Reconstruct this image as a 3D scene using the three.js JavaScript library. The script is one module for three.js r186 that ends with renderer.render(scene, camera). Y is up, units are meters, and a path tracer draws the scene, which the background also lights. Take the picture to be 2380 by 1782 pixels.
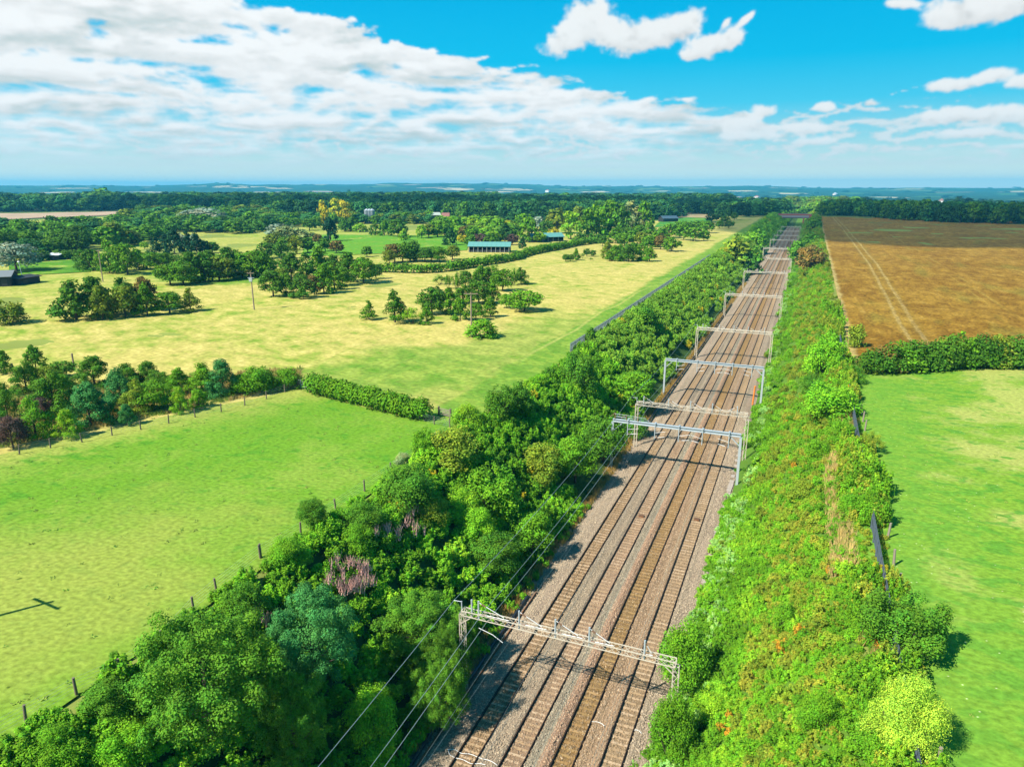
import * as THREE from 'three';
import { mergeGeometries } from 'three/addons/utils/BufferGeometryUtils.js';

// ============================================================ camera, sun, sky, exposure, air
const EXPO = 1.9;
const F = 1645, CX = 1190, CY = 891, HY = 438, VX = 1890;          // lens of the photograph in its own 2380 x 1782 pixels
const PITCH = Math.atan((CY - HY) / F), YAW = Math.atan((VX - CX) / (F / Math.cos(PITCH)));
const EYE = new THREE.Vector3(0, 30, 0);
const HEAD = new THREE.Vector3(-Math.sin(YAW), 0, -Math.cos(YAW)), RIGHT = new THREE.Vector3(Math.cos(YAW), 0, -Math.sin(YAW));
const FWD = HEAD.clone().multiplyScalar(Math.cos(PITCH)).add(new THREE.Vector3(0, -Math.sin(PITCH), 0));
const UPV = HEAD.clone().multiplyScalar(Math.sin(PITCH)).add(new THREE.Vector3(0, Math.cos(PITCH), 0));
const scene = new THREE.Scene();
const camera = new THREE.PerspectiveCamera(2 * Math.atan(CY / F) * 180 / Math.PI, 1024 / 766, 0.5, 40000);
camera.position.copy(EYE); camera.lookAt(EYE.clone().add(FWD)); camera.updateMatrixWorld();
const renderer = new THREE.WebGLRenderer({ antialias: true });
renderer.setSize(1024, 766);
renderer.toneMapping = THREE.LinearToneMapping;
renderer.toneMappingExposure = EXPO;
renderer.shadowMap.enabled = true;

const SUN = new THREE.Vector3(-0.58 * Math.SQRT1_2, Math.SQRT1_2, 0.815 * Math.SQRT1_2).normalize();
const sun = new THREE.DirectionalLight(new THREE.Color(1.0, 0.95, 0.84), 5.0);
sun.target.position.set(-20, 0, -150); sun.position.copy(sun.target.position).addScaledVector(SUN, 900);
sun.castShadow = true; sun.shadow.radius = 1; sun.shadow.mapSize.set(4096, 4096);
Object.assign(sun.shadow.camera, { left: -400, right: 400, top: 400, bottom: -400, near: 1, far: 2500 });
scene.add(sun, sun.target);

// ------------------------------------------------------------ noise
function rng(seed) { let s = seed | 0; return () => { s = (s + 0x6d2b79f5) | 0; let t = Math.imul(s ^ (s >>> 15), 1 | s); t = (t + Math.imul(t ^ (t >>> 7), 61 | t)) ^ t; return ((t ^ (t >>> 14)) >>> 0) / 4294967296; }; }
const PERM = new Uint16Array(512), GX = new Float32Array(256), GY = new Float32Array(256);
{ const r = rng(7), p = [...Array(256).keys()]; for (let i = 255; i > 0; i--) { const j = Math.floor(r() * (i + 1)); [p[i], p[j]] = [p[j], p[i]]; } for (let i = 0; i < 512; i++) PERM[i] = p[i & 255]; for (let i = 0; i < 256; i++) { const a = r() * 6.2832; GX[i] = Math.cos(a); GY[i] = Math.sin(a); } }
function noise(x, y) {                                               // gradient noise, about -0.7 to 0.7
  const xi = Math.floor(x), yi = Math.floor(y), fx = x - xi, fy = y - yi, X = xi & 255, Y = yi & 255;
  const u = fx * fx * fx * (fx * (fx * 6 - 15) + 10), v = fy * fy * fy * (fy * (fy * 6 - 15) + 10);
  const a = PERM[X + PERM[Y]], b = PERM[((X + 1) & 255) + PERM[Y]], c = PERM[X + PERM[(Y + 1) & 255]], d = PERM[((X + 1) & 255) + PERM[(Y + 1) & 255]];
  const n0 = GX[a] * fx + GY[a] * fy, n1 = GX[b] * (fx - 1) + GY[b] * fy, n2 = GX[c] * fx + GY[c] * (fy - 1), n3 = GX[d] * (fx - 1) + GY[d] * (fy - 1);
  return n0 + (n1 - n0) * u + (n2 - n0 + (n0 - n1 - n2 + n3) * u) * v;
}
function fbm(x, y, n = 4) { let s = 0, a = 1; for (let i = 0; i < n; i++) { s += a * noise(x, y); x = x * 2.03 + 17.1; y = y * 2.03 - 9.7; a *= 0.5; } return s; }
function billow(x, y, n = 4) { let s = 0, a = 1; for (let i = 0; i < n; i++) { s += a * (0.5 - Math.abs(noise(x, y)) * 1.6); x = x * 2.1 + 5.3; y = y * 2.1 + 11.9; a *= 0.5; } return s; }
const sstep = (a, b, x) => { const t = Math.min(1, Math.max(0, (x - a) / (b - a))); return t * t * (3 - 2 * t); };
const lerp = (a, b, t) => a + (b - a) * t, clamp = (x, a, b) => Math.min(b, Math.max(a, x));
const s2l = (c) => (c <= 0.04045 ? c / 12.92 : Math.pow((c + 0.055) / 1.055, 2.4)), l2s = (c) => (c <= 0.0031308 ? c * 12.92 : 1.055 * Math.pow(c, 1 / 2.4) - 0.055);

// ------------------------------------------------------------ sky: clear air, a bank of stratocumulus, single cumulus clouds
function skyTexture() {
  const W = 4096, H = 2048, data = new Float32Array(W * H * 4), D = 180 / Math.PI;
  const headAz = Math.atan2(HEAD.z, HEAD.x) * D;
  const edge = [[-180, 9], [-90, 14], [-40, 22], [-22, 14.5], [-17.4, 12.7], [-12.2, 11.4], [-6.7, 10.2], [-2.9, 9.3], [1.9, 8.7], [6.8, 7.4], [11.5, 6.7], [17.7, 5.5], [21, 4.8], [26, 3.3], [40, 3.2], [180, 5]];
  const edgeAt = (az) => { let i = 1; while (i < edge.length - 1 && edge[i][0] < az) i++; const [a, b] = [edge[i - 1], edge[i]]; return lerp(a[1], b[1], clamp((az - a[0]) / (b[0] - a[0]), 0, 1)); };
  const blobs = [  // azimuth from the view's heading, elevation, half width, half height, slope
    [3.8, 10.4, 2.0, 1.35, 0.25], [5.8, 11.9, 2.0, 1.6, 0], [8.0, 10.5, 2.0, 1.2, 0.05], [10.6, 10.6, 2.3, 1.3, 0.2], [12.7, 11.2, 1.3, 1.0, 0.3], [14.1, 9.7, 1.35, 1.0, 0.05], [15.9, 10.1, 1.35, 0.95, 0.25], [12.9, 9.2, 0.8, 0.4, 0],
    [16.8, 11.4, 0.55, 0.3, 0.7], [15.4, 11.2, 0.35, 0.3, 0.6],
    [29.6, 10.6, 2.2, 1.0, 0], [32.3, 11.2, 2.6, 1.5, 0.1], [36, 11.8, 2.8, 1.8, 0], [26.4, 11.5, 1.2, 0.35, -0.1],
    [29.9, 6.5, 1.7, 0.55, 0], [32.3, 6.9, 1.3, 0.5, 0.2], [34, 6.4, 1.2, 0.6, 0], [22.4, 5.45, 0.95, 0.45, 0], [18.5, 5.35, 1.0, 0.7, 0], [16.6, 4.5, 1.5, 0.65, 0], [18.4, 4.2, 1.3, 0.5, 0], [21.4, 4.1, 2.0, 0.5, 0], [17.2, 3.6, 2.4, 0.4, 0],
    [30.0, 4.55, 2.5, 0.65, 0], [33.6, 4.5, 2.6, 0.7, 0], [31.5, 3.4, 2.8, 0.4, 0], [25.3, 5.6, 0.9, 0.35, 0], [22.3, 3.2, 2.4, 0.35, 0], [34.5, 2.6, 2.0, 0.25, 0]];
  const put = (o, r, g, b) => { data[o] = r / EXPO; data[o + 1] = g / EXPO; data[o + 2] = b / EXPO; data[o + 3] = 1; };
  const stops = [[-90, [0.30, 0.42, 0.34]], [-1, [0.7, 0.85, 0.75]], [0, [1.25, 1.12, 0.78]], [0.8, [1.08, 1.06, 0.78]], [1.8, [0.74, 0.90, 0.80]], [3.5, [0.36, 0.76, 0.85]], [6, [0.07, 0.63, 0.90]], [9, [0.004, 0.54, 0.88]], [13, [0.0, 0.46, 0.83]], [25, [0.01, 0.36, 0.72]], [50, [0.015, 0.24, 0.56]], [90, [0.02, 0.19, 0.48]]];
  const clear = (el, c) => { let i = 1; while (i < stops.length - 1 && stops[i][0] < el) i++; const t = clamp((el - stops[i - 1][0]) / (stops[i][0] - stops[i - 1][0]), 0, 1); return lerp(stops[i - 1][1][c], stops[i][1][c], t); };
  function field(az, el, dx, dz) {                                   // the bank's billows in the plane of the clouds
    const k = 1 / (Math.sin(el / D) + 0.075), px = dx * k, pz = dz * k, w = noise(px * 0.8, pz * 0.8) * 0.6;
    return fbm(px * 1.9 + w, pz * 1.9 - w, 6) * 0.55 + billow(az * 0.30 + w * 0.6, el * 0.8 + w, 6) * 0.45 - 0.14;
  }
  const col = [0, 0, 0];
  for (let row = 0; row < H; row++) {
    const up = ((row + 0.5) / H - 0.5) * Math.PI, el = up * D, y = Math.sin(up), cu = Math.cos(up);
    for (let c = 0; c < 3; c++) col[c] = clear(el, c);
    for (let i = 0; i < W; i++) {
      const o = (row * W + i) * 4;
      if (el < 0) { put(o, col[0], col[1], col[2]); continue; }
      const round = ((i + 0.5) / W - 0.5) * 2 * Math.PI, dx = Math.cos(round) * cu, dz = Math.sin(round) * cu;
      let az = round * D - headAz; if (az > 180) az -= 360; if (az < -180) az += 360;
      let r = col[0], g = col[1], b = col[2];
      const n = field(az, el, dx, dz), over = edgeAt(az + n * 1.6) + n * 1.3 - el, right = sstep(10, 22, az);
      let cover = lerp(-1.1, 0.5, sstep(-0.55, 0.9, over)) - right * 0.34 * sstep(7, 3, el) * sstep(60, 40, az) - 0.14 * sstep(4.8, 1.6, el);
      if (over < 0 && el > 13) cover = Math.max(cover, -0.32 - 0.2 * sstep(30, 70, el));
      const d = n + cover;
      if (d > 0) {
        const e = 0.12 + el * 0.045, gr = field(az, Math.max(0.1, el - e), dx, dz) - field(az, el + e, dx, dz);
        const a = sstep(0.0, lerp(0.75, 0.36, sstep(4, 10, el)), d) * (0.5 + 0.5 * sstep(1.0, 4.5, el));
        let s = 0.965 + 0.065 * Math.tanh(gr * 1.8) - 0.085 * sstep(0.0, 0.65, fbm(az * 0.09 + 3, el * 0.42 + n * 0.5, 4) - gr * 0.35 + 0.1 * d) + 0.012;
        s = clamp(lerp(s, 0.93, sstep(3.2, 0.8, el)), 0.74, 1.0);
        const v = s2l(s), t = sstep(0.97, 0.72, s);
        r = lerp(r, v * lerp(0.98, 0.74, t), a); g = lerp(g, v * lerp(1, 0.99, t), a); b = lerp(b, v * lerp(1, 0.985, t), a);
      }
      if (el < 6.5 && el > 0.8) {                                    // rows of small flat clouds low over the horizon
        const q = billow(az * 0.34 + 60, el * 1.15 + 3, 6) + 0.5 * noise(az * 0.09 + 4, el * 0.5), lim = lerp(0.62, 0.34, right) + 0.5 * sstep(4.2, 6.2, el) + 0.25 * sstep(1.8, 0.8, el);
        if (q > lim) { const a = sstep(lim, lim + 0.3, q) * 0.8 * sstep(0.8, 2.4, el), v = s2l(0.95 - 0.05 * sstep(lim + 0.5, lim, q)); r = lerp(r, v * 0.97, a); g = lerp(g, v, a); b = lerp(b, v, a); }
      }
      if (Math.abs(az) < 45 && el < 15) {                            // the single cumulus clouds
        let m = 0, mu = 0; const n = billow(az * 0.62 + 40, el * 0.8, 7) * 0.75 + fbm(az * 0.55, el * 0.85 + 9, 7) * 0.6 - 0.12;
        for (const [ba, be, hw, hh, sl] of blobs) {
          const ux = (az - ba) / hw; if (Math.abs(ux) > 2) continue;
          const uy = (el - be - sl * (az - ba)) / hh; if (Math.abs(uy) > 2.6) continue;
          const q = ux * ux + (uy < 0 ? uy * uy * 1.4 : uy * uy);
          const w = Math.exp(-q * 1.2); m += w; mu += w * uy;
        }
        const dd = m - 0.42 + n * 0.5 * sstep(0.02, 0.35, m);
        if (dd > 0) {
          const a = sstep(0, 0.42, dd) * (0.65 + 0.35 * sstep(2, 5, el)), uy = mu / m;
          const s = clamp(0.975 - 0.085 * sstep(0.3, -0.8, uy + n * 0.5) - 0.05 * sstep(0.1, -0.5, n) , 0, 0.98), v = s2l(s);
          r = lerp(r, v * 0.97, a); g = lerp(g, v, a); b = lerp(b, v * 1.0, a);
        }
      }
      if (el < 2.4) { const h = 1 - sstep(0.2, 2.4, el); r = lerp(r, col[0], h); g = lerp(g, col[1], h); b = lerp(b, col[2], h); }
      put(o, r, g, b);
    }
  }
  const t = new THREE.DataTexture(data, W, H, THREE.RGBAFormat, THREE.FloatType);
  t.mapping = THREE.EquirectangularReflectionMapping; t.magFilter = t.minFilter = THREE.LinearFilter; t.needsUpdate = true;
  return t;
}
scene.background = skyTexture();
scene.environment = scene.background;
scene.fog = new THREE.FogExp2(new THREE.Color(0.10, 0.66, 1.0), 0.000115);

// ============================================================ helpers
const used = {};
function numbered(name) { const n = used[name] = (used[name] ?? -1) + 1; return n ? name + '_' + String(n).padStart(3, '0') : name; }
function lit(o) { o.castShadow = o.receiveShadow = true; return o; }
function tag(o, label, category, group) { o.userData = { label, category }; if (group) o.userData.group = group; return o; }
function thing(name, label, category, p = [0, 0, 0], turn = 0, group) { const o = new THREE.Group(); o.name = numbered(name); o.position.set(...p); o.rotation.y = turn; scene.add(o); return tag(o, label, category, group); }
function part(name, g, m, parent) { const o = lit(new THREE.Mesh(Array.isArray(g) ? merge(g) : g, m)); o.name = name; parent.add(o); return o; }
function struct(name, g, m) { const o = lit(new THREE.Mesh(g, m)); o.name = numbered(name); o.userData = { kind: 'structure' }; scene.add(o); return o; }
function stuff(name, label, category, g, m, mats, cols, parent = scene) {
  const o = lit(new THREE.InstancedMesh(g, m, mats.length)); o.name = parent === scene ? numbered(name) : name;
  mats.forEach((t, i) => o.setMatrixAt(i, t)); if (cols) cols.forEach((c, i) => o.setColorAt(i, c));
  o.userData = parent === scene ? { kind: 'stuff', label, category } : { kind: 'stuff' }; parent.add(o); return o;
}
const merge = (l) => mergeGeometries(l.map((g) => { const n = g.index ? g.toNonIndexed() : g; for (const k of Object.keys(n.attributes)) if (!['position', 'normal', 'uv'].includes(k)) n.deleteAttribute(k); return n; }));
const V = (x, y, z) => new THREE.Vector3(x, y, z);
function bx(w, h, d, x, y, z) { const g = new THREE.BoxGeometry(w, h, d); g.translate(x, y, z); return g; }
function bar(a, b, w, h = w) {                                       // a box between two points
  const d = b.clone().sub(a), g = new THREE.BoxGeometry(w, h, d.length()), m = new THREE.Matrix4().lookAt(b, a, Math.abs(d.y) > 0.99 * d.length() ? V(0, 0, 1) : V(0, 1, 0));
  g.applyMatrix4(m); g.translate((a.x + b.x) / 2, (a.y + b.y) / 2, (a.z + b.z) / 2); return g;
}
function tube(a, b, r0, r1 = r0, n = 6) {
  const d = b.clone().sub(a), g = new THREE.CylinderGeometry(r1, r0, d.length(), n);
  g.applyQuaternion(new THREE.Quaternion().setFromUnitVectors(V(0, 1, 0), d.normalize())); g.translate((a.x + b.x) / 2, (a.y + b.y) / 2, (a.z + b.z) / 2); return g;
}
function line(points, r, n = 4) { const l = []; for (let i = 1; i < points.length; i++) l.push(tube(points[i - 1], points[i], r, r, n)); return l; }
const mat = (r, g, b, rough = 0.85, metal = 0, extra = {}) => new THREE.MeshStandardMaterial({ color: new THREE.Color().setRGB(r, g, b), roughness: rough, metalness: metal, ...extra });

// ------------------------------------------------------------ the lie of the land
const BED = -10.4, CUT = [-37.8, -23.6, -6.3, 6.6];
function cutting(x, z) {
  const t = sstep(-1700, -1450, z);                                  // the cutting runs out far beyond the bridge
  let d = 0;
  if (x > CUT[0] && x < CUT[3]) d = x < CUT[1] ? lerp(0, 1, (x - CUT[0]) / (CUT[1] - CUT[0])) : x > CUT[2] ? lerp(1, 0, (x - CUT[2]) / (CUT[3] - CUT[2])) : 1;
  d = d * d * (3 - 2 * d) * 0.5 + d * 0.5;
  return BED * d * t;
}
function roll(x, z) {
  const r = Math.hypot(x, z), near = sstep(4, 22, x < -38 ? -38 - x : x > 8 ? x - 8 : 0);
  let h = near * 0.55 * (noise(x / 38 + 3, z / 38) + 0.4 * noise(x / 15, z / 15 + 7));
  h += 3 * sstep(650, 1500, r) - 18 * sstep(1600, 2600, r);
  return h;
}
const land = (x, z) => roll(x, z) + cutting(x, z);
function at(px, py) {                                                // where the ray through a pixel of the photograph meets the land
  const d = FWD.clone().addScaledVector(RIGHT, (px - CX) / F).addScaledVector(UPV, -(py - CY) / F).normalize();
  let t = 20, p = EYE.clone();
  for (let i = 0; i < 4000; i++) { p = EYE.clone().addScaledVector(d, t); const gap = p.y - land(p.x, p.z); if (gap < 0.01 || t > 9000) break; t += Math.max(0.02, gap * 0.5); }
  p.y = land(p.x, p.z); return p;
}
const depth = (p) => p.clone().sub(EYE).dot(FWD);
const WIN = { Z1: [0, 400, 3.68], Z2: [600, 400, 3.68], Z3: [1200, 400, 3.68], Z4: [1780, 400, 3.68], Y1: [0, 800, 3.154], Y2: [600, 800, 3.154], Y3: [1300, 700, 3.154], Y4: [1780, 800, 3.68], X1: [0, 1257, 3.154], X2: [600, 1257, 3.154], X3: [1050, 1300, 3.68], X4: [1500, 1257, 3.154] };
const W2P = (w, x, y) => { const [a, b, s] = WIN[w]; return [a + x / s, b + y / s]; };

// ------------------------------------------------------------ textures
function texture(w, h, f, seed) {                                    // f(u, v, random) -> linear colour
  const d = new Uint8Array(w * h * 4), r = rng(seed);
  for (let y = 0; y < h; y++) for (let x = 0; x < w; x++) { const c = f((x + 0.5) / w, (y + 0.5) / h, r), o = (y * w + x) * 4; for (let k = 0; k < 3; k++) d[o + k] = clamp(l2s(clamp(c[k], 0, 1)) * 255 + r() - 0.5, 0, 255); d[o + 3] = 255; }
  const t = new THREE.DataTexture(d, w, h); t.colorSpace = THREE.SRGBColorSpace; t.wrapS = t.wrapT = THREE.RepeatWrapping; t.magFilter = THREE.LinearFilter; t.minFilter = THREE.LinearMipmapLinearFilter; t.generateMipmaps = true; t.needsUpdate = true; return t;
}
const mix3 = (a, b, t) => [lerp(a[0], b[0], t), lerp(a[1], b[1], t), lerp(a[2], b[2], t)];
// a sheet over the land between four corners (world x, z), n x m cells, uv 0..1
function sheet(c, n, m, lift, warp) {
  const pos = [], uv = [], idx = [];
  for (let j = 0; j <= m; j++) for (let i = 0; i <= n; i++) {
    const u = i / n, v = j / m; let x = lerp(lerp(c[0][0], c[1][0], u), lerp(c[3][0], c[2][0], u), v), z = lerp(lerp(c[0][1], c[1][1], u), lerp(c[3][1], c[2][1], u), v);
    if (warp) [x, z] = warp(x, z, u, v);
    pos.push(x, land(x, z) + lift, z); uv.push(u, v);
  }
  for (let j = 0; j < m; j++) for (let i = 0; i < n; i++) { const a = j * (n + 1) + i, b = a + 1, d = a + n + 1, e = d + 1; idx.push(a, b, d, b, e, d); }
  const g = new THREE.BufferGeometry(); g.setAttribute('position', new THREE.Float32BufferAttribute(pos, 3)); g.setAttribute('uv', new THREE.Float32BufferAttribute(uv, 2)); g.setIndex(idx); g.computeVertexNormals();
  if (g.attributes.normal.getY(0) < 0) { for (let i = 0; i < idx.length; i += 3) [idx[i], idx[i + 1]] = [idx[i + 1], idx[i]]; g.setIndex(idx); g.computeVertexNormals(); }
  return g;
}
const xz = (px, py) => { const p = at(px, py); return [p.x, p.z]; };
const onQuad = (c, u, v) => [lerp(lerp(c[0][0], c[1][0], u), lerp(c[3][0], c[2][0], u), v), lerp(lerp(c[0][1], c[1][1], u), lerp(c[3][1], c[2][1], u), v)];
function field(name, c, n, m, lift, tw, th, colour, seed, bump = 0.06, warp) {
  const t = texture(tw, th, (u, v, r) => { const p = onQuad(c, u, v); return colour(p[0], p[1], r); }, seed);
  const o = struct(name, sheet(c, n, m, lift, warp), new THREE.MeshPhysicalMaterial({ map: t, bumpMap: t, bumpScale: bump, roughness: 0.95, specularIntensity: 0.1 }));
  return o;
}

// ============================================================ the setting: ground, fields, hills
{ // ground sheet, finer near the railway
  const xs = [], zs = []; let x = -46; while (x < 14) { xs.push(x); x += 0.7; }
  for (let s = 1, a = 14; a < 14000; s = Math.min(s * 1.25, 900)) { xs.push(a); a += s; } for (let s = 1, a = -46.7; a > -14000; s = Math.min(s * 1.25, 900)) { xs.unshift(a); a -= s; }
  for (let a = 500; a > 20; a -= 40) zs.push(a); for (let a = 20; a > -260; a -= 3) zs.push(a); for (let s = 4, a = -260; a > -14000; s = Math.min(s * 1.12, 900)) { zs.push(a); a -= s; }
  const pos = [], col = [], idx = [], n = xs.length;
  for (const z of zs) for (const x of xs) {
    const r = Math.hypot(x, z); pos.push(x, land(x, z) - 0.12 - (r > 1100 ? Math.min(30, (r - 1100) * 0.02) : 0), z);
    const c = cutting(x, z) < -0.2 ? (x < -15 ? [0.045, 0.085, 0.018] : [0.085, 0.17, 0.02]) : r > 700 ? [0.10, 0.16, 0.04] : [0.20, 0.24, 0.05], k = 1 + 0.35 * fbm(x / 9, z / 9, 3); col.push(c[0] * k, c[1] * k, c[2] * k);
  }
  for (let j = 0; j < zs.length - 1; j++) for (let i = 0; i < n - 1; i++) { const a = j * n + i; idx.push(a, a + 1, a + n, a + 1, a + n + 1, a + n); }
  const g = new THREE.BufferGeometry(); g.setAttribute('position', new THREE.Float32BufferAttribute(pos, 3)); g.setAttribute('color', new THREE.Float32BufferAttribute(col, 3)); g.setIndex(idx); g.computeVertexNormals();
  struct('ground', g, new THREE.MeshPhysicalMaterial({ vertexColors: true, roughness: 0.95, specularIntensity: 0.1 }));
}
const GREEN = [0.118, 0.25, 0.018], LUSH = [0.072, 0.215, 0.015], OLIVE = [0.235, 0.30, 0.04], STRAW = [0.42, 0.355, 0.098], PALE = [0.49, 0.41, 0.13];
// left pasture
const FA = xz(690, 905), FB = xz(0, 1057), FC = [-41, -80];
const fdir = [FB[0] - FA[0], FB[1] - FA[1]], FD = [FA[0] + fdir[0] * 3.4, FA[1] + fdir[1] * 3.4];
const pastureL = [FA, [-38.6, -77], [-38.6, 34], FD];
field('pasture', pastureL, 60, 60, 0.05, 2048, 2048, (x, z, r) => {
  const a = fbm(x / 9, z / 9, 4), b = fbm(x / 2.2 + 4, z / 1.6, 4), c = fbm(x / 0.5, z / 0.35, 3), e = noise(x / 26 + 9, z / 26);
  let k = mix3(GREEN, [0.178, 0.275, 0.034], sstep(-0.15, 0.6, a * 0.6 + b * 0.5 + e * 0.6 + 0.12)); k = mix3(k, LUSH, sstep(0.12, 0.6, b * 0.9 - a * 0.35 + 0.05) * 0.9);
  const dFence = Math.abs((x - FA[0]) * fdir[1] - (z - FA[1]) * fdir[0]) / Math.hypot(...fdir); k = mix3(k, STRAW, 0.45 * sstep(9, 1, dFence + b * 4)); k = mix3(k, [0.33, 0.31, 0.07], 0.5 * sstep(20, 6, Math.hypot(x + 52, (z + 28) * 0.7) + a * 8));
  const dark = sstep(0.62, 0.75, fbm(x / 1.1 + 30, z / 0.8, 3)); k = mix3(k, [0.05, 0.09, 0.012], dark * 0.8);
  const s = 1 + c * 0.42 + (r() - 0.5) * 0.25; return [k[0] * s, k[1] * s, k[2] * s];
}, 11);
// the dry meadow beyond
const green = (x, z) => { // greener strips and patches of the meadow
  let g = sstep(5, 2.0, Math.abs(x + 42.5) - 1.2 + noise(x / 5, z / 9) * 2) * 0.95;
  g = Math.max(g, 0.8 * sstep(1.3, 0.6, Math.hypot((x + 60) / 16, (z + 100) / 24) + noise(x / 8, z / 8) * 0.5));
  g = Math.max(g, 0.9 * sstep(1.2, 0.7, Math.hypot((x + 190) / 26, (z + 190) / 16) + noise(x / 9, z / 9) * 0.4));
  g = Math.max(g, 0.6 * sstep(1.2, 0.6, Math.hypot((x + 52) / 10, (z + 130) / 45) + noise(x / 8, z / 8) * 0.6));
  return g;
};
const meadowColour = (x, z, r) => {
  const a = fbm(x / 24 + 3, z / 30, 4), b = fbm((x * 0.8 + z * 0.5) / 5, (z * 0.8 - x * 0.5) / 3.2 + 5, 4), c = fbm(x / 0.9, z / 0.7, 3);
  const track = Math.min(Math.abs(noise(x / 60 + 40, z / 60) * 40 + (x + 75)), 9);
  let k = mix3(OLIVE, STRAW, sstep(-0.8, 0.5, a * 0.7 + b * 0.6 + 0.16 - 0.2 * sstep(-90, -150, x))); k = mix3(k, PALE, 0.55 * sstep(0.1, 0.7, b + c * 0.25 + a * 0.2)); k = mix3(k, GREEN, 0.6 * sstep(0.25, 0.8, -b + c * 0.2 - a * 0.35));
  const g = green(x, z); k = mix3(k, b > 0.1 ? GREEN : LUSH, g * 0.85); k = mix3(k, PALE, 0.35 * sstep(0.6, 0.2, Math.abs(x + 45.5 + noise(0.5, z / 14) * 1.5)) * sstep(-240, -200, z) * sstep(-105, -135, z));
  if (x < -150) k = mix3(k, OLIVE, 0.4 * sstep(-150, -260, x));
  k = mix3(k, GREEN, 0.25 * sstep(0.8, 0.2, track) * sstep(-400, -120, z));
  const s = 1 + c * 0.42 + b * 0.12 + (r() - 0.5) * 0.2; return [k[0] * s, k[1] * s, k[2] * s];
};
field('meadow', [[-260, -40], [-38.6, -40], [-38.6, -330], [-260, -330]], 110, 140, 0, 2048, 2048, meadowColour, 12, 0.1);
field('far_meadow', [[-700, -330], [-38.6, -330], [-38.6, -880], [-700, -880]], 80, 80, 0, 1024, 1024, meadowColour, 13, 0.1);
field('side_meadow', [[-900, 60], [-260, 60], [-260, -330], [-900, -330]], 60, 60, 0, 1024, 1024, meadowColour, 14, 0.1);
const paddock = (seed, base) => (x, z, r) => { const a = fbm(x / 14 + seed, z / 10, 4), c = fbm(x / 2, z / 2, 3); let k = mix3(base, GREEN, sstep(-0.3, 0.5, a)); k = mix3(k, STRAW, 0.6 * sstep(0.3, 0.7, a + c * 0.3)); const s = 1 + c * 0.3; return [k[0] * s, k[1] * s, k[2] * s]; };
field('green_paddock', [xz(715, 545), xz(1095, 548), xz(1085, 582), xz(700, 596)], 24, 24, 0.2, 512, 512, paddock(1, [0.10, 0.26, 0.02]), 15);
field('shaded_paddock', [xz(20, 606), xz(200, 603), xz(210, 632), xz(20, 642)], 16, 16, 0.2, 256, 256, paddock(5, [0.07, 0.19, 0.015]), 16);
field('far_paddock', [xz(1545, 505), xz(1660, 506), xz(1640, 530), xz(1520, 528)], 12, 12, 0.25, 256, 256, paddock(9, [0.05, 0.2, 0.03]), 17);
field('stubble_field', [xz(-60, 497), xz(275, 492), xz(270, 500), xz(-60, 514)], 16, 10, 0.5, 256, 128, (x, z, r) => { const s = 0.9 + 0.25 * fbm(x / 14, z / 30, 3); return [0.42 * s, 0.30 * s, 0.2 * s]; }, 18);
field('dry_field', [xz(1575, 495), xz(1675, 496), xz(1672, 507), xz(1560, 506)], 12, 10, 0.4, 256, 128, (x, z, r) => { const s = 0.9 + 0.25 * fbm(x / 14, z / 30, 3); return [0.34 * s, 0.26 * s, 0.13 * s]; }, 19);
// right pasture
field('right_pasture', [[6.8, -131], [210, -226], [210, 40], [6.8, 40]], 60, 80, 0.05, 2048, 2048, (x, z, r) => {
  const a = fbm(x / 9 + 20, z / 9, 4), b = fbm(x / 2.4 + 8, z / 1.5, 4), c = fbm(x / 0.5, z / 0.35, 3);
  let k = mix3([0.155, 0.275, 0.025], [0.30, 0.33, 0.075], sstep(-0.1, 0.5, a * 0.6 + b * 0.4 + sstep(9, 34, x + a * 10) * 0.55 - 0.2));
  k = mix3(k, [0.07, 0.22, 0.02], sstep(0.12, 0.5, b - a * 0.3 + 0.25 * sstep(26, 12, x)) * 0.85); k = mix3(k, [0.14, 0.28, 0.03], 0.6 * sstep(22, 10, x + a * 5));
  const d = sstep(0.66, 0.72, noise(x / 1.6 + 60, z / 1.3)); k = mix3(k, [0.06, 0.09, 0.015], d * 0.7); if (r() < 0.0015) k = [0.6, 0.6, 0.4];
  const s = 1 + c * 0.4 + (r() - 0.5) * 0.22; return [k[0] * s, k[1] * s, k[2] * s];
}, 21);
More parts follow.
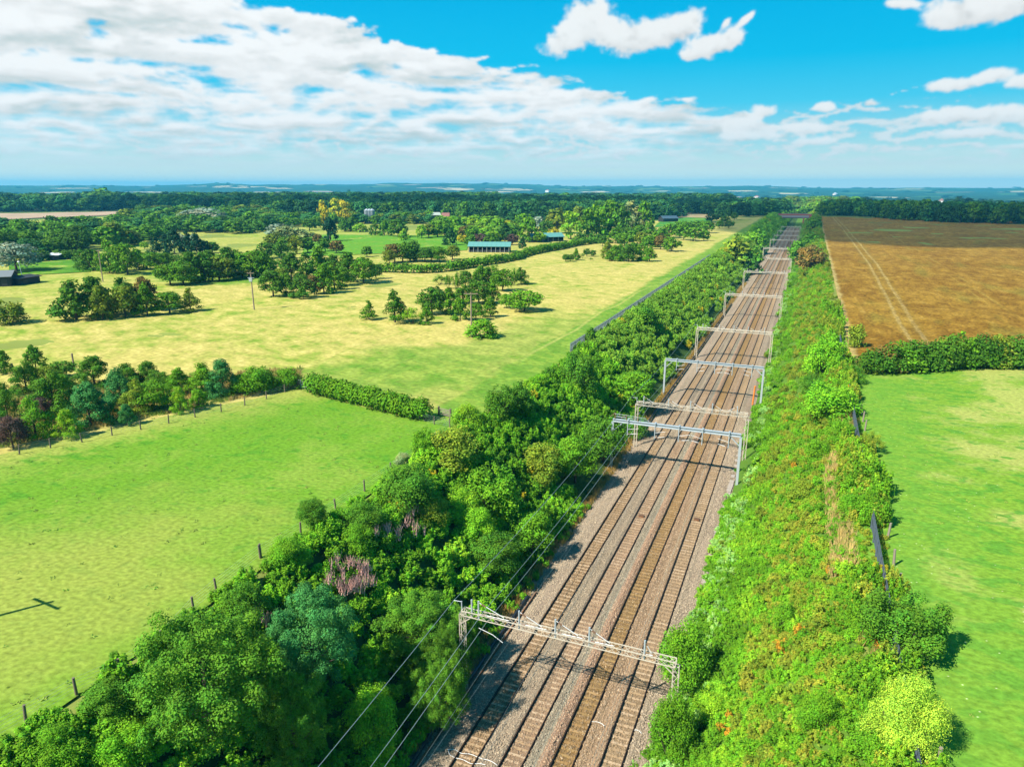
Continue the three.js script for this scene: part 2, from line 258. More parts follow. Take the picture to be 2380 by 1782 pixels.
// ripe brown field with two pairs of wheel tracks
const wheel = (z) => 21.6 + 3.0 * sstep(-150, -350, z) - 1.8 * sstep(-600, -850, z) + 0.4 * noise(z / 30, 2);
field('brown_field', [[9.6, -132.5], [520, -372], [520, -810], [10.4, -862]], 110, 120, 0.02, 2048, 2048, (x, z, r) => {
  const a = fbm(x / 22 + 50, z / 30, 4), b = fbm(x / 3.2, z / 7, 4), c = fbm(x / 0.7, z / 1.1, 3);
  let k = mix3([0.175, 0.09, 0.010], [0.285, 0.165, 0.022], sstep(-0.45, 0.5, a * 0.5 + b * 0.6)); k = mix3(k, [0.30, 0.20, 0.05], 0.55 * sstep(0.3, 0.8, b + a * 0.3)); k = mix3(k, [0.17, 0.15, 0.022], 0.5 * sstep(0.15, 0.6, fbm(x / 12 + 9, z / 40 + 3, 4)));
  const w = wheel(z), q = Math.min(Math.abs(x - w), Math.abs(x - w - 2.9)); k = mix3(k, [0.48, 0.36, 0.15], (0.6 + 0.5 * noise(z / 6, x)) * 0.6 * sstep(0.62, 0.25, q + noise(x, z / 3) * 0.3)); k = mix3(k, [0.2, 0.16, 0.03], 0.25 * sstep(1.5, 0.7, Math.abs(q - 0.9)) * sstep(2.4, 0, q));
  const w2 = ((x - w + 1200) % 24), q2 = Math.min(w2, Math.abs(w2 - 2.9)); if (x > w + 12) k = mix3(k, [0.34, 0.24, 0.045], 0.4 * sstep(0.7, 0.2, q2) * sstep(-0.3, 0.3, noise(x / 20, z / 25))); k = mix3(k, [0.14, 0.065, 0.01], 0.35 * sstep(0.1, 0.5, noise(x / 1.1, z / 60)));
  k = mix3(k, [0.42, 0.33, 0.12], 0.7 * sstep(1.6, 0.4, x - 9.8 + noise(3, z / 8)));
  const s = 1 + c * 0.62 + b * 0.12 + (r() - 0.5) * 0.5; return [k[0] * s, k[1] * s, k[2] * s];
}, 22, 0.25);

// distant plain and hills: a patchwork of fields and woods
const hillTop = (az) => { // skyline height in metres at 8 km, azimuth in degrees from the heading
  let h = 62 + 22 * noise(az / 7 + 2, 1) + 9 * noise(az / 2.2, 4) + 3 * noise(az / 0.7, 8);
  h += 26 * Math.exp(-(((az + 22.5) / 2.4) ** 2)) + 34 * Math.exp(-(((az + 6) / 9) ** 2)) - 22 * sstep(6, 34, az); return h;
};
function farLand(r, az) {
  const x = EYE.x + r * (HEAD.x * Math.cos(az / 57.3) + RIGHT.x * Math.sin(az / 57.3)), z = r * (HEAD.z * Math.cos(az / 57.3) + RIGHT.z * Math.sin(az / 57.3));
  return [x, roll(x, z) - 0.6 * sstep(1050, 1200, r) + (hillTop(az) + 14) * sstep(4200, 8200, r) * (0.92 + 0.18 * noise(r / 700, az / 3)) + 5 * noise(x / 500, z / 500) * sstep(2200, 3200, r), z];
}
{
  const rs = []; for (let r = 1250; r < 9800; r *= 1.012) rs.push(r);
  const pos = [], col = [], idx = [], A = 520, n = A + 1;
  const cell = (x, z) => { // which field a spot lies in
    const s = 210, i0 = Math.floor(x / s), j0 = Math.floor(z / s); let best = 1e9, id = 0, second = 1e9;
    for (let i = i0 - 1; i <= i0 + 1; i++) for (let j = j0 - 1; j <= j0 + 1; j++) { const h = PERM[(i & 255) + PERM[j & 255]], d = Math.hypot(x - (i + GX[h] * 0.45 + 0.5) * s, z - (j + GY[h] * 0.45 + 0.5) * s); if (d < best) { second = best; best = d; id = h; } else if (d < second) second = d; }
    return [id, second - best];
  };
  for (const r of rs) for (let i = 0; i <= A; i++) {
    const az = -50 + i * 100 / A, p = farLand(r, az); pos.push(...p);
    const [id, gap] = cell(p[0] + 60 * noise(p[0] / 200, p[2] / 200), p[2]), q = id / 255;
    let c = q < 0.06 ? [0.50, 0.40, 0.22] : q < 0.09 ? [0.44, 0.30, 0.2] : q < 0.2 ? [0.05, 0.12, 0.02] : q < 0.26 ? [0.13, 0.2, 0.04] : [0.022, 0.056, 0.016]; if (gap < 30) c = [0.018, 0.046, 0.014];
    col.push(...c);
  }
  for (let j = 0; j < rs.length - 1; j++) for (let i = 0; i < A; i++) { const a = j * n + i; idx.push(a, a + 1, a + n, a + 1, a + n + 1, a + n); }
  const g = new THREE.BufferGeometry(); g.setAttribute('position', new THREE.Float32BufferAttribute(pos, 3)); g.setAttribute('color', new THREE.Float32BufferAttribute(col, 3)); g.setIndex(idx); g.computeVertexNormals();
  struct('hills', g, new THREE.MeshPhysicalMaterial({ vertexColors: true, roughness: 0.95, specularIntensity: 0.1 }));
}

// ============================================================ the railway
const RAILS = [[-20.0, -18.5], [-16.75, -15.22], [-13.32, -11.84], [-10.05, -8.57]], NAMES = ['leftmost', 'second from the left', 'third from the left', 'rightmost'];
const GAP = (a) => a; // metres along the line are minus z
{ // ballast: shoulders and cribs, coloured in bands along the tracks
  const xs = [], zs = []; for (let x = -23.9; x <= -6.0; x += 0.18) xs.push(x); for (let z = 30; z > -210; z -= 0.8) zs.push(z); for (let z = -210; z > -1500; z -= 15) zs.push(z);
  const r = rng(31), pos = [], uv = [], idx = [], col = [], n = xs.length;
  const crib = (x) => { for (const [a, b] of RAILS) { if (x > a && x < b) return 1; if (x > a - 0.55 && x < b + 0.55) return 2; } return 0; };
  for (const z of zs) for (const x of xs) {
    const k = crib(x); let y = k === 1 ? -10.205 + 0.03 * fbm(x / 1.2 + 5, z / 7, 3) - (x > -14 && x < -11 ? 0.012 : 0) + (x > -17 && x < -15 ? 0.012 : 0) : k === 2 ? -10.13 : -10.2 + 0.06 * fbm(x / 0.9, z / 5, 3);
    y += 0.2 * Math.exp(-(((x + 13.95) / 0.3) ** 2)); if (x < -21.4) y -= 0.3 * sstep(-21.4, -22.6, x); if (x > -7.2) y -= 0.2 * sstep(-7.2, -6.4, x);
    if (k === 1 && x < -18 && z > -37.5) y += 0.045 * sstep(-37.8, -36.8, z);
    pos.push(x + (r() - 0.5) * 0.04, y + (r() - 0.5) * 0.025, z); uv.push((x + 24) / 18, -z / 24); const q = 1 + 0.22 * fbm(x / 1.5, z / 26, 3); col.push(q, q * (1 + 0.05 * noise(x, z / 40)), q);
  }
  for (let j = 0; j < zs.length - 1; j++) for (let i = 0; i < n - 1; i++) { const a = j * n + i; idx.push(a, a + 1, a + n, a + 1, a + n + 1, a + n); }
  const g = new THREE.BufferGeometry(); g.setAttribute('position', new THREE.Float32BufferAttribute(pos, 3)); g.setAttribute('uv', new THREE.Float32BufferAttribute(uv, 2)); g.setAttribute('color', new THREE.Float32BufferAttribute(col, 3)); g.setIndex(idx); g.computeVertexNormals();
  const band = (x) => { // stone colour across the line: rust between the rails, grey and pink between the tracks
    for (let i = 0; i < 4; i++) { const [a, b] = RAILS[i]; if (x > a - 0.12 && x < b + 0.12) return [[0.245, 0.155, 0.075], [0.285, 0.182, 0.105], [0.215, 0.125, 0.042], [0.275, 0.185, 0.098]][i]; }
    if (x > -18.4 && x < -16.8) return [0.285, 0.222, 0.15]; if (x > -15.2 && x < -14.25) return [0.265, 0.225, 0.155]; if (x >= -14.25 && x < -13.3) return [0.335, 0.205, 0.125]; if (x > -11.8 && x < -10.1) return [0.30, 0.195, 0.11];
    return [0.33, 0.257, 0.178];
  };
  const t = texture(1024, 2048, (u, v, q) => {
    const x = u * 18 - 24, z = v * 24, p = (a, s) => lerp(noise(x / a + s, z / a), noise(x / a + s, (z - 24) / a), v), w = p(0.5, 3) * 0.35 + p(1.6, 9) * 0.3; const c = band(x + w * 0.4), st = q();
    let k = 1 + w * 0.5 + (st - 0.5) * 0.9 + p(0.1, 21) * 0.6 - 0.14; const pink = q(); const h = pink < 0.18 ? [0.45, 0.29, 0.17] : pink > 0.86 ? [0.18, 0.15, 0.115] : c; const m = mix3(c, h, 0.7); return [m[0] * k, m[1] * k, m[2] * k];
  }, 32);
  const sp = [[], [], []], sr = rng(33), sg = [0, 1, 2].map((v) => { const q = new THREE.IcosahedronGeometry(1, 0), a = q.attributes.position, h = {}; for (let i = 0; i < a.count; i++) { const key = a.getX(i).toFixed(2) + a.getY(i).toFixed(2) + a.getZ(i).toFixed(2), s = h[key] ??= 0.7 + sr() * 0.6; a.setXYZ(i, a.getX(i) * s, a.getY(i) * s, a.getZ(i) * s); } q.computeVertexNormals(); return q; }), sc = [[], [], []];
  for (let i = 0; i < 90000; i++) {                                    // loose stones that give the near ballast its grit
    const z = -28 - 105 * Math.pow(sr(), 1.25), x = -22.9 + sr() * 16.3, k = crib(x); if (k === 1 && sr() < 0.45) continue; if (RAILS.some(([a, b]) => Math.abs(x - a) < 0.1 || Math.abs(x - b) < 0.1)) continue;
    const s = 0.035 + 0.035 * sr(), y = (k === 1 ? -10.2 : k === 2 ? -10.13 : -10.19) + 0.2 * Math.exp(-(((x + 13.95) / 0.3) ** 2)) - (x < -21.4 ? 0.3 * sstep(-21.4, -22.6, x) : 0) - (x > -7.2 ? 0.2 * sstep(-7.2, -6.4, x) : 0), j = i % 3, c = mix3(band(x), sr() < 0.3 ? [0.48, 0.38, 0.26] : [0.21, 0.175, 0.135], sr() * 0.6), v = 0.82 + sr() * 0.46;
    sp[j].push(new THREE.Matrix4().compose(V(x, y + s * 0.3, z), new THREE.Quaternion().setFromEuler(new THREE.Euler(sr() * 6, sr() * 6, 0)), V(s * 1.2, s * 0.8, s))); sc[j].push(new THREE.Color(c[0] * v, c[1] * v, c[2] * v));
  }
  sp.forEach((l, j) => stuff('ballast_stones', 'loose grey and rust-brown ballast stones between and beside the rails', 'stones', sg[j], new THREE.MeshPhysicalMaterial({ roughness: 0.95, specularIntensity: 0.2 }), l, sc[j]));
  struct('ballast', g, new THREE.MeshPhysicalMaterial({ map: t, bumpMap: t, bumpScale: 0.05, vertexColors: true, roughness: 0.95, specularIntensity: 0.2 }));
}
const M = {
  rail: mat(0.035, 0.02, 0.013, 0.5, 0.3), sleeper: [mat(0.40, 0.27, 0.155), mat(0.35, 0.23, 0.12), mat(0.31, 0.205, 0.11), mat(0.44, 0.31, 0.19)], gold: [mat(0.30, 0.185, 0.065), mat(0.25, 0.15, 0.05), mat(0.34, 0.21, 0.085), mat(0.28, 0.16, 0.055)],
  cream: mat(0.50, 0.44, 0.34, 0.65), steel: mat(0.40, 0.45, 0.47, 0.5, 0.2), pale: mat(0.62, 0.62, 0.6, 0.5), rust: mat(0.20, 0.08, 0.03), dark: mat(0.02, 0.022, 0.026, 0.6), wire: mat(0.42, 0.5, 0.48, 0.4, 0.5), insul: mat(0.17, 0.09, 0.05, 0.3),
  post: mat(0.15, 0.115, 0.085), greypost: mat(0.24, 0.20, 0.15), pole: mat(0.27, 0.20, 0.145), fenceSteel: mat(0.10, 0.13, 0.165, 0.5, 0.2), fenceGrey: mat(0.2, 0.235, 0.25, 0.5, 0.2), white: mat(0.75, 0.75, 0.72), galv: mat(0.45, 0.5, 0.52, 0.45, 0.4),
  brick: mat(0.27, 0.075, 0.05), slab: mat(0.2, 0.2, 0.22), concrete: mat(0.36, 0.30, 0.25), yellow: mat(0.75, 0.52, 0.02), orange: mat(0.7, 0.2, 0.02), cable: mat(0.02, 0.022, 0.028, 0.45),
};
{
  const rail = (x) => [bx(0.07, 0.05, 1640, x, -10.025, -760), bx(0.02, 0.1, 1640, x, -10.1, -760), bx(0.14, 0.02, 1640, x, -10.16, -760)];
  const sl = new THREE.Shape(); sl.moveTo(-0.14, 0); sl.lineTo(0.14, 0); sl.lineTo(0.1, 0.2); sl.lineTo(-0.1, 0.2); sl.closePath();
  const slg = new THREE.ExtrudeGeometry(sl, { depth: 2.44, bevelEnabled: false }); slg.translate(0, 0, -1.22); slg.rotateY(Math.PI / 2); const PITCHM = 0.66;
  RAILS.forEach(([a, b], i) => {
    const c = (a + b) / 2, t = thing('railway_track', `${NAMES[i]} of the four railway tracks, ${['nearest the leafy left bank', 'half buried in pinkish stone', 'stained golden brown', 'beside the right-hand bank'][i]}`, 'railway track', [c, 0, 0]), r = rng(40 + i);
    part('rail', rail(a - c), M.rail, t); part('rail', rail(b - c), M.rail, t);
    const far = []; let k = 0;
    for (let z = i === 0 ? -37.6 : -26; z > -330; z -= PITCHM, k++) {
      const y = -10.385 + (r() - 0.5) * 0.008, q = (r() - 0.5) * 0.02;
      if (z > -140) { const s = part('sleeper', slg, (i === 2 ? M.gold : M.sleeper)[Math.floor(r() * 4)], t); s.position.set(0, y, z); s.rotation.y = q; }
      else far.push(new THREE.Matrix4().makeTranslation(0, y, z));
    }
    stuff('far_sleepers', '', '', slg, (i === 2 ? M.gold : M.sleeper)[1], far, null, t);
  });
}

// gantries over the four tracks
function truss(a, b, w, h, bay, rc = 0.05, rl = 0.025) {              // a box girder of angles and lacing
  const l = [], n = Math.max(2, Math.round(a.distanceTo(b) / bay)), up = Math.abs(b.y - a.y) > Math.abs(b.x - a.x), P = (t, dy, dz) => V(lerp(a.x, b.x, t) + (up ? dy * h / 2 : 0), lerp(a.y, b.y, t) + (up ? 0 : dy * h / 2), lerp(a.z, b.z, t) + dz * w / 2);
  for (const [dy, dz] of [[1, 1], [1, -1], [-1, 1], [-1, -1]]) l.push(bar(P(0, dy, dz), P(1, dy, dz), rc * 2));
  for (let i = 0; i < n; i++) for (const [p, q] of [[[1, 1], [-1, 1]], [[1, -1], [-1, -1]], [[1, 1], [1, -1]], [[-1, 1], [-1, -1]]]) { const [s, e] = i % 2 ? [p, q] : [q, p]; l.push(bar(P(i / n, ...s), P((i + 1) / n, ...e), rl * 2)); }
  for (const t of [0, 1]) { l.push(bar(P(t, 1, 1), P(t, 1, -1), rc * 2), bar(P(t, -1, 1), P(t, -1, -1), rc * 2), bar(P(t, 1, 1), P(t, -1, 1), rc * 2), bar(P(t, 1, -1), P(t, -1, -1), rc * 2)); }
  return l;
}
function post(x, z, top, w) { return [V(x, land(x, z) - 0.3, z), V(x, top, z), w]; }
const TRACKX = RAILS.map(([a, b]) => (a + b) / 2);
function dropper(t, x, top, bottom, reach, z = 0, arms = M.pale) {      // a vertical tube that carries the stay and the registration arms of a wire
  const d = part('drop_tube', [tube(V(x, bottom, z), V(x, top, z), 0.075, 0.075, 8)], M.steel, t);
  if (reach) {
    part('stay_arm', tube(V(x, top - 0.1, z), V(x + reach, top - 0.95, z), 0.03), arms, t); part('registration_arm', tube(V(x, top - 1.15, z), V(x + reach * 1.2, top - 1.1, z), 0.035), arms, t);
    part('insulator', tube(V(x + reach * 0.12, top - 0.22, z), V(x + reach * 0.3, top - 0.38, z), 0.06, 0.06, 8), M.insul, t); part('insulator', tube(V(x + reach * 0.08, top - 1.15, z), V(x + reach * 0.28, top - 1.14, z), 0.06, 0.06, 8), M.insul, t);
  }
  return d;
}
function trussGantry(z, xl, xr, y, label, o = {}) {
  const t = thing('overhead_line_gantry', label, 'gantry', [0, 0, z]);
  part('beam', truss(V(xl, y, 0), V(xr, y, 0), z > -60 ? 0.58 : 0.7, z > -60 ? 0.42 : 0.52, 0.55, z > -60 ? 0.027 : z > -150 ? 0.034 : 0.055, z > -60 ? 0.012 : 0.018), M.cream, t);
  for (const x of [xl - 0.05, xr + 0.05]) { const g = land(x, z) - 0.2; part('post', truss(V(x, g, 0), V(x, y - 0.2, 0), 0.34, 0.42, 0.7, z > -60 ? 0.026 : z > -150 ? 0.036 : 0.055, 0.016), M.cream, t); const s = x < -14 ? 1 : -1; part('brace', [bar(V(x, y - 1.0, 0.2), V(x + s * 0.9, y - 0.25, 0.2), 0.06), bar(V(x, y - 1.0, -0.2), V(x + s * 0.9, y - 0.25, -0.2), 0.06)], M.cream, t); }
  for (const [x, reach] of o.drops ?? [[-21.5, 1.5], [-17.6, 1.6], [-14.2, 1.7], [-10.9, 1.5], [-7.2, -1.4]]) dropper(t, x, y + 1.25, y - 0.45, reach);
  part('end_bracket', [tube(V(xl - 0.1, y, 0), V(xl - 0.1, y + 0.9, 0), 0.05, 0.05, 6), tube(V(xl - 0.1, y + 0.85, 0), V(xl - 0.8, y + 0.8, 0), 0.03)], M.steel, t);
  return t;
}
function portalGantry(z, xl, xr, y, label, o = {}) {
  const t = thing('overhead_line_gantry', label, 'gantry', [0, 0, z]);
  part('beam', [bx(xr - xl, 0.09, 0.42, (xl + xr) / 2, y + 0.19, 0), bx(xr - xl, 0.09, 0.42, (xl + xr) / 2, y - 0.19, 0), bx(xr - xl - 0.02, 0.29, 0.06, (xl + xr) / 2, y, 0)], M.steel, t);
  for (const x of [xl, xr]) { const g = land(x, z) - 0.2; part('post', [bx(0.34, y - 0.235 - g, 0.09, x, (y - 0.235 + g) / 2, 0.12), bx(0.34, y - 0.235 - g, 0.09, x, (y - 0.235 + g) / 2, -0.12), bx(0.06, y - 0.24 - g, 0.15, x, (y - 0.24 + g) / 2, 0)], M.steel, t); const s = x < -14 ? 1 : -1; part('brace', bar(V(x + s * 0.17, y - 1.5, 0), V(x + s * 1.5, y - 0.24, 0), 0.13), M.steel, t); }
  for (const [x, reach] of o.drops ?? [[-21.6, 1.6], [-17.6, 1.5], [-14.2, 1.6], [-10.9, -1.6], [-7.3, -1.5]]) {
    part('drop_tube', tube(V(x, y - 2.0, 0.3), V(x, y + 0.35, 0.3), 0.07, 0.07, 8), M.steel, t);
    part('registration_arm', [tube(V(x, y - 1.1, 0.3), V(x + reach, y - 0.75, 0.3), 0.03), tube(V(x, y - 1.8, 0.3), V(x + reach * 0.95, y - 1.55, 0.3), 0.035), tube(V(x + reach * 0.95, y - 1.55, 0.3), V(x + reach * 0.4, y - 1.75, 0.3), 0.02)], M.pale, t);
    part('insulator', [tube(V(x + reach * 0.08, y - 1.77, 0.3), V(x + reach * 0.28, y - 1.73, 0.3), 0.06, 0.06, 8)], M.insul, t);
    part('clamp', [bx(0.26, 0.14, 0.6, x, y + 0.3, 0)], M.galv, t);
  }
  return t;
}
{
  const g1 = trussGantry(-45.1, -22.8, -5.7, -3.0, 'nearest overhead line gantry, a cream lattice beam with drop tubes, partly in bushes', { drops: [[-22.0, 0], [-21.4, 2.2], [-17.9, 1.9], [-14.9, 1.8], [-12.2, 1.6], [-8.0, 0.5]] });
  part('cable_arm', [tube(V(-21.4, -4.2, 0), V(-20.2, -4.5, 0), 0.03), tube(V(-20.2, -4.5, 0), V(-19.3, -5.0, 0), 0.03)], M.pale, g1);
  const g2 = portalGantry(-97.6, -23.9, -5.75, -2.95, 'grey steel portal gantry with switchgear on its left end, second from the camera');
  for (const [x, h] of [[-23.6, 0.9], [-21.9, 0.8], [-20.2, 0.9]]) part('switch_insulator', [tube(V(x, -2.7, 0), V(x, -2.7 + h, 0), 0.09, 0.06, 8), tube(V(x, -2.7 + h, 0), V(x - 0.7, -2.7 + h * 0.3, 0.2), 0.04)], M.insul, g2);
  part('switch_rod', [tube(V(-23.6, -1.9, 0.15), V(-19.0, -2.1, 0.15), 0.025), tube(V(-23.7, -2.4, -0.2), V(-18.6, -2.5, -0.2), 0.04)], M.galv, g2);
  trussGantry(-107.7, -22.5, -5.7, -3.0, 'cream lattice gantry just behind the grey switchgear gantry');
  portalGantry(-139.4, -23.9, -5.2, -3.0, 'grey steel portal gantry with an orange post at its right foot');
  trussGantry(-175.4, -22.7, -5.5, -3.0, 'cream lattice gantry beyond the grey portal, with a grey post at its right end');
  trussGantry(-238, -22.7, -5.6, -3.0, 'cream lattice gantry about halfway to the dark shade on the line');
  const far = ['nearest', 'second', 'third', 'fourth', 'fifth', 'sixth', 'farthest'];
  [-308, -371, -436, -511, -561, -621, -690].forEach((z, i) => trussGantry(z, -22.7, -6.2, -3.0, `thin pale gantry far down the line, ${far[i]} of the seven before the brick bridge`));
}
{ // wires
  const zsup = [20, -45.1, -107.7, -175.4, -238, -308, -371, -436, -511, -561, -621, -690];
  TRACKX.forEach((x, i) => {
    const t = thing('overhead_line', `overhead contact and catenary wires hung above the ${NAMES[i]} railway track`, 'overhead wire'), c = [], m = [], d = [];
    for (let k = 0; k < zsup.length - 1; k++) {
      const a = zsup[k], b = zsup[k + 1], s = (k % 2 ? 1 : -1) * 0.2, n = 8; let p = null;
      for (let j = 0; j <= n; j++) { const f = j / n, z = lerp(a, b, f), xx = x + lerp(s, -s, f), q = V(xx, -4.05 - 4 * 0.95 * f * (1 - f), z); if (p) m.push(tube(p, q, 0.009, 0.009, 3)); p = q; if (j > 0 && j < n) d.push(tube(V(xx, -5.3, z), q, 0.004, 0.004, 3)); }
      c.push(tube(V(x + s, -5.3, a), V(x - s, -5.3, b), 0.009, 0.009, 3));
    }
    part('contact_wire', c, M.wire, t); part('catenary_wire', m, M.wire, t); part('droppers', d, M.wire, t).userData.kind = 'stuff';
  });
  const sag = (x0, y0, dy, r, name, label) => { const l = []; for (let k = 0; k < zsup.length - 1; k++) { let p = null; for (let j = 0; j <= 10; j++) { const f = j / 10, q = V(x0, y0 - 4 * dy * f * (1 - f), lerp(zsup[k], zsup[k + 1], f)); if (p) l.push(tube(p, q, r, r, 4)); p = q; } } const o = part(name, l, M.wire, scene); o.name = numbered(name); tag(o, label, 'overhead wire'); };
  sag(-23.6, -2.2, 0.9, 0.022, 'return_wire', 'single thick wire along the left bank, outermost of the wires at the nearest gantry end');
  sag(-20.9, -2.5, 0.9, 0.02, 'feeder_wire', 'upper of the two pale wires running close together left of the tracks');
  sag(-20.6, -3.3, 0.9, 0.02, 'feeder_wire', 'lower of the two pale wires running close together left of the tracks');
}
{ // small things beside the line
  const cable = []; for (let z = -20; z > -60; z -= 4) cable.push(tube(V(-22.9 + 0.08 * Math.sin(z), -10.28, z), V(-22.9 + 0.08 * Math.sin(z - 4), -10.28, z - 4), 0.16, 0.16, 8));
  const pipe = part('cable_pipe', cable, M.cable, scene); pipe.name = numbered('cable_pipe'); tag(pipe, 'thick black cable pipe lying along the left edge of the stones', 'pipe');
  const rr = part('spare_rail', [bx(0.14, 0.03, 46, -22.3, -10.33, -38), bx(0.03, 0.12, 46, -22.3, -10.25, -38), bx(0.08, 0.05, 46, -22.3, -10.18, -38)], M.rust, scene); rr.name = numbered('spare_rail'); tag(rr, 'rusty spare rail lying beside the black pipe at the left edge', 'rail');
  const fenceL = []; for (let z = -118; z > -260; z -= 2.4) fenceL.push(bar(V(-23.0, -10.2, z), V(-23.0, -9.8, z), 0.08)); fenceL.push(bx(0.2, 0.28, 150, -23.0, -10.0, -190));
  const tr = part('cable_trough', fenceL, M.dark, scene); tr.name = numbered('cable_trough'); tag(tr, 'black cable trough raised along the left edge of the far stones', 'cable trough');
  for (const [px, py, w] of [[974, 1715, 'upper'], [955, 1742, 'lower']]) { const p = at(px, py), t = thing('marker_block', `yellow marker block in the grass left of the tracks, ${w} of the two`, 'marker', [p.x, p.y, p.z]); part('body', tube(V(0, 0, 0), V(0, 0.45, 0), 0.24, 0.22, 10), M.yellow, t); part('cap', tube(V(0, 0.45, 0), V(0, 0.5, 0), 0.18, 0.15, 10), M.yellow, t); }
  const pan = thing('trackside_panel', 'flat rusty brown steel panel lying at the right edge of the stones', 'panel', [-6.75, -10.1, -53.5]); part('plate', bx(0.75, 0.08, 2.0, 0, 0, 0), M.rust, pan); part('plate', bx(0.75, 0.08, 1.0, 0, 0, -1.55), mat(0.28, 0.13, 0.06), pan); part('edge_strip', bx(0.77, 0.1, 0.05, 0, 0.01, -1.02), M.concrete, pan);
  const wk = thing('concrete_edging', 'broken pale concrete edging between the right-hand stones and the green bank', 'edging'); const r = rng(77); for (let z = -48; z > -130; z -= 1.05 + r() * 0.1) if (r() > 0.25) { const s = part('edging_slab', bx(0.55 + r() * 0.25, 0.1, 0.98, 0, 0, 0), M.concrete, wk); s.position.set(-6.6 + (r() - 0.5) * 0.12, -10.36 + r() * 0.06, z); s.rotation.y = (r() - 0.5) * 0.12; }
  const op = thing('orange_post', 'leaning orange post at the right foot of the grey portal gantry', 'post', [-6.6, -10.3, -138.8]); part('shaft', tube(V(0, 0, 0), V(0.15, 3.6, 0.1), 0.16, 0.16, 10), M.orange, op); part('cap', tube(V(0.15, 3.6, 0.1), V(0.155, 3.75, 0.1), 0.2, 0.2, 10), M.orange, op);
  // white painted survey marks and loose cable ties on the sleepers and stones
  const squiggle = (name, label, pts, rad) => { const c = new THREE.CatmullRomCurve3(pts.map(([px, py]) => { const d = FWD.clone().addScaledVector(RIGHT, (px - CX) / F).addScaledVector(UPV, -(py - CY) / F); const t = (-10.08 - 30) / d.y; return EYE.clone().addScaledVector(d, t); })); const o = part(name, new THREE.TubeGeometry(c, 40, rad, 5), M.white, scene); o.name = numbered(name); tag(o, label, 'cable'); };
  squiggle('bond_cable', 'white bonding cable looping over the two left tracks, upper of the pair', [[1040, 1741], [1057, 1742], [1072, 1750], [1092, 1752], [1118, 1762], [1140, 1768], [1156, 1778]], 0.022);
  squiggle('bond_cable', 'white bonding cable looping over the two left tracks, lower of the pair', [[1041, 1741], [1046, 1754], [1060, 1761], [1076, 1765], [1095, 1774], [1115, 1774], [1128, 1777]], 0.022);
  squiggle('bond_cable', 'short white cable between the third and the rightmost track', [[1374, 1677], [1386, 1677], [1398, 1681], [1405, 1687]], 0.022);
  squiggle('bond_cable', 'short white cable curling off the outermost right rail', [[1471, 1697], [1480, 1696], [1487, 1699], [1491, 1704]], 0.024);
  const boxes = [[1378 + 30, 1190, 'leftmost'], [1615, 1211, 'rightmost']]; // relay boxes between rails
  boxes.forEach(([px, py, w], i) => { const x = i ? TRACKX[3] : TRACKX[1], z = at(px, py).z, t = thing('track_box', `small rusty box bolted between the rails, ${i ? 'on the rightmost track' : 'on the second track from the left'}`, 'box', [x, -10.18, z]); part('case', bx(0.6, 0.16, 0.5, 0, 0.08, 0), M.rust, t); part('lid', bx(0.64, 0.03, 0.54, 0, 0.175, 0), mat(0.12, 0.06, 0.03), t); });
}
{ // the road bridge over the far end of the cutting
  const t = thing('road_bridge', 'red brick road bridge across the far end of the railway cutting, in shade', 'bridge', [-17, 0, -885]);
  part('parapet', [bx(37, 1.5, 0.4, 0, 1.6, 3.6), bx(37, 1.5, 0.4, 0, 1.6, -3.6)], M.brick, t); part('coping', [bx(37.2, 0.2, 0.55, 0, 2.45, 3.6), bx(37.2, 0.2, 0.55, 0, 2.45, -3.6)], M.slab, t);
  part('deck', bx(37, 2.6, 7.6, 0, -0.45, 0), M.slab, t);
  for (const x of [-12.2, 10.6]) part('pier', [bx(1.4, 10, 7, x, -6.4, 0), bx(1.7, 0.5, 7.4, x, -2.0, 0)], M.brick, t);
  for (const x of [-17.5, 17.5]) part('abutment', bx(3, 12, 8, x, -4.5, 0), M.brick, t);
  part('girder', [bx(33, 0.7, 0.3, 0, -2.1, 3.2), bx(33, 0.7, 0.3, 0, -2.1, -3.2)], M.dark, t);
}

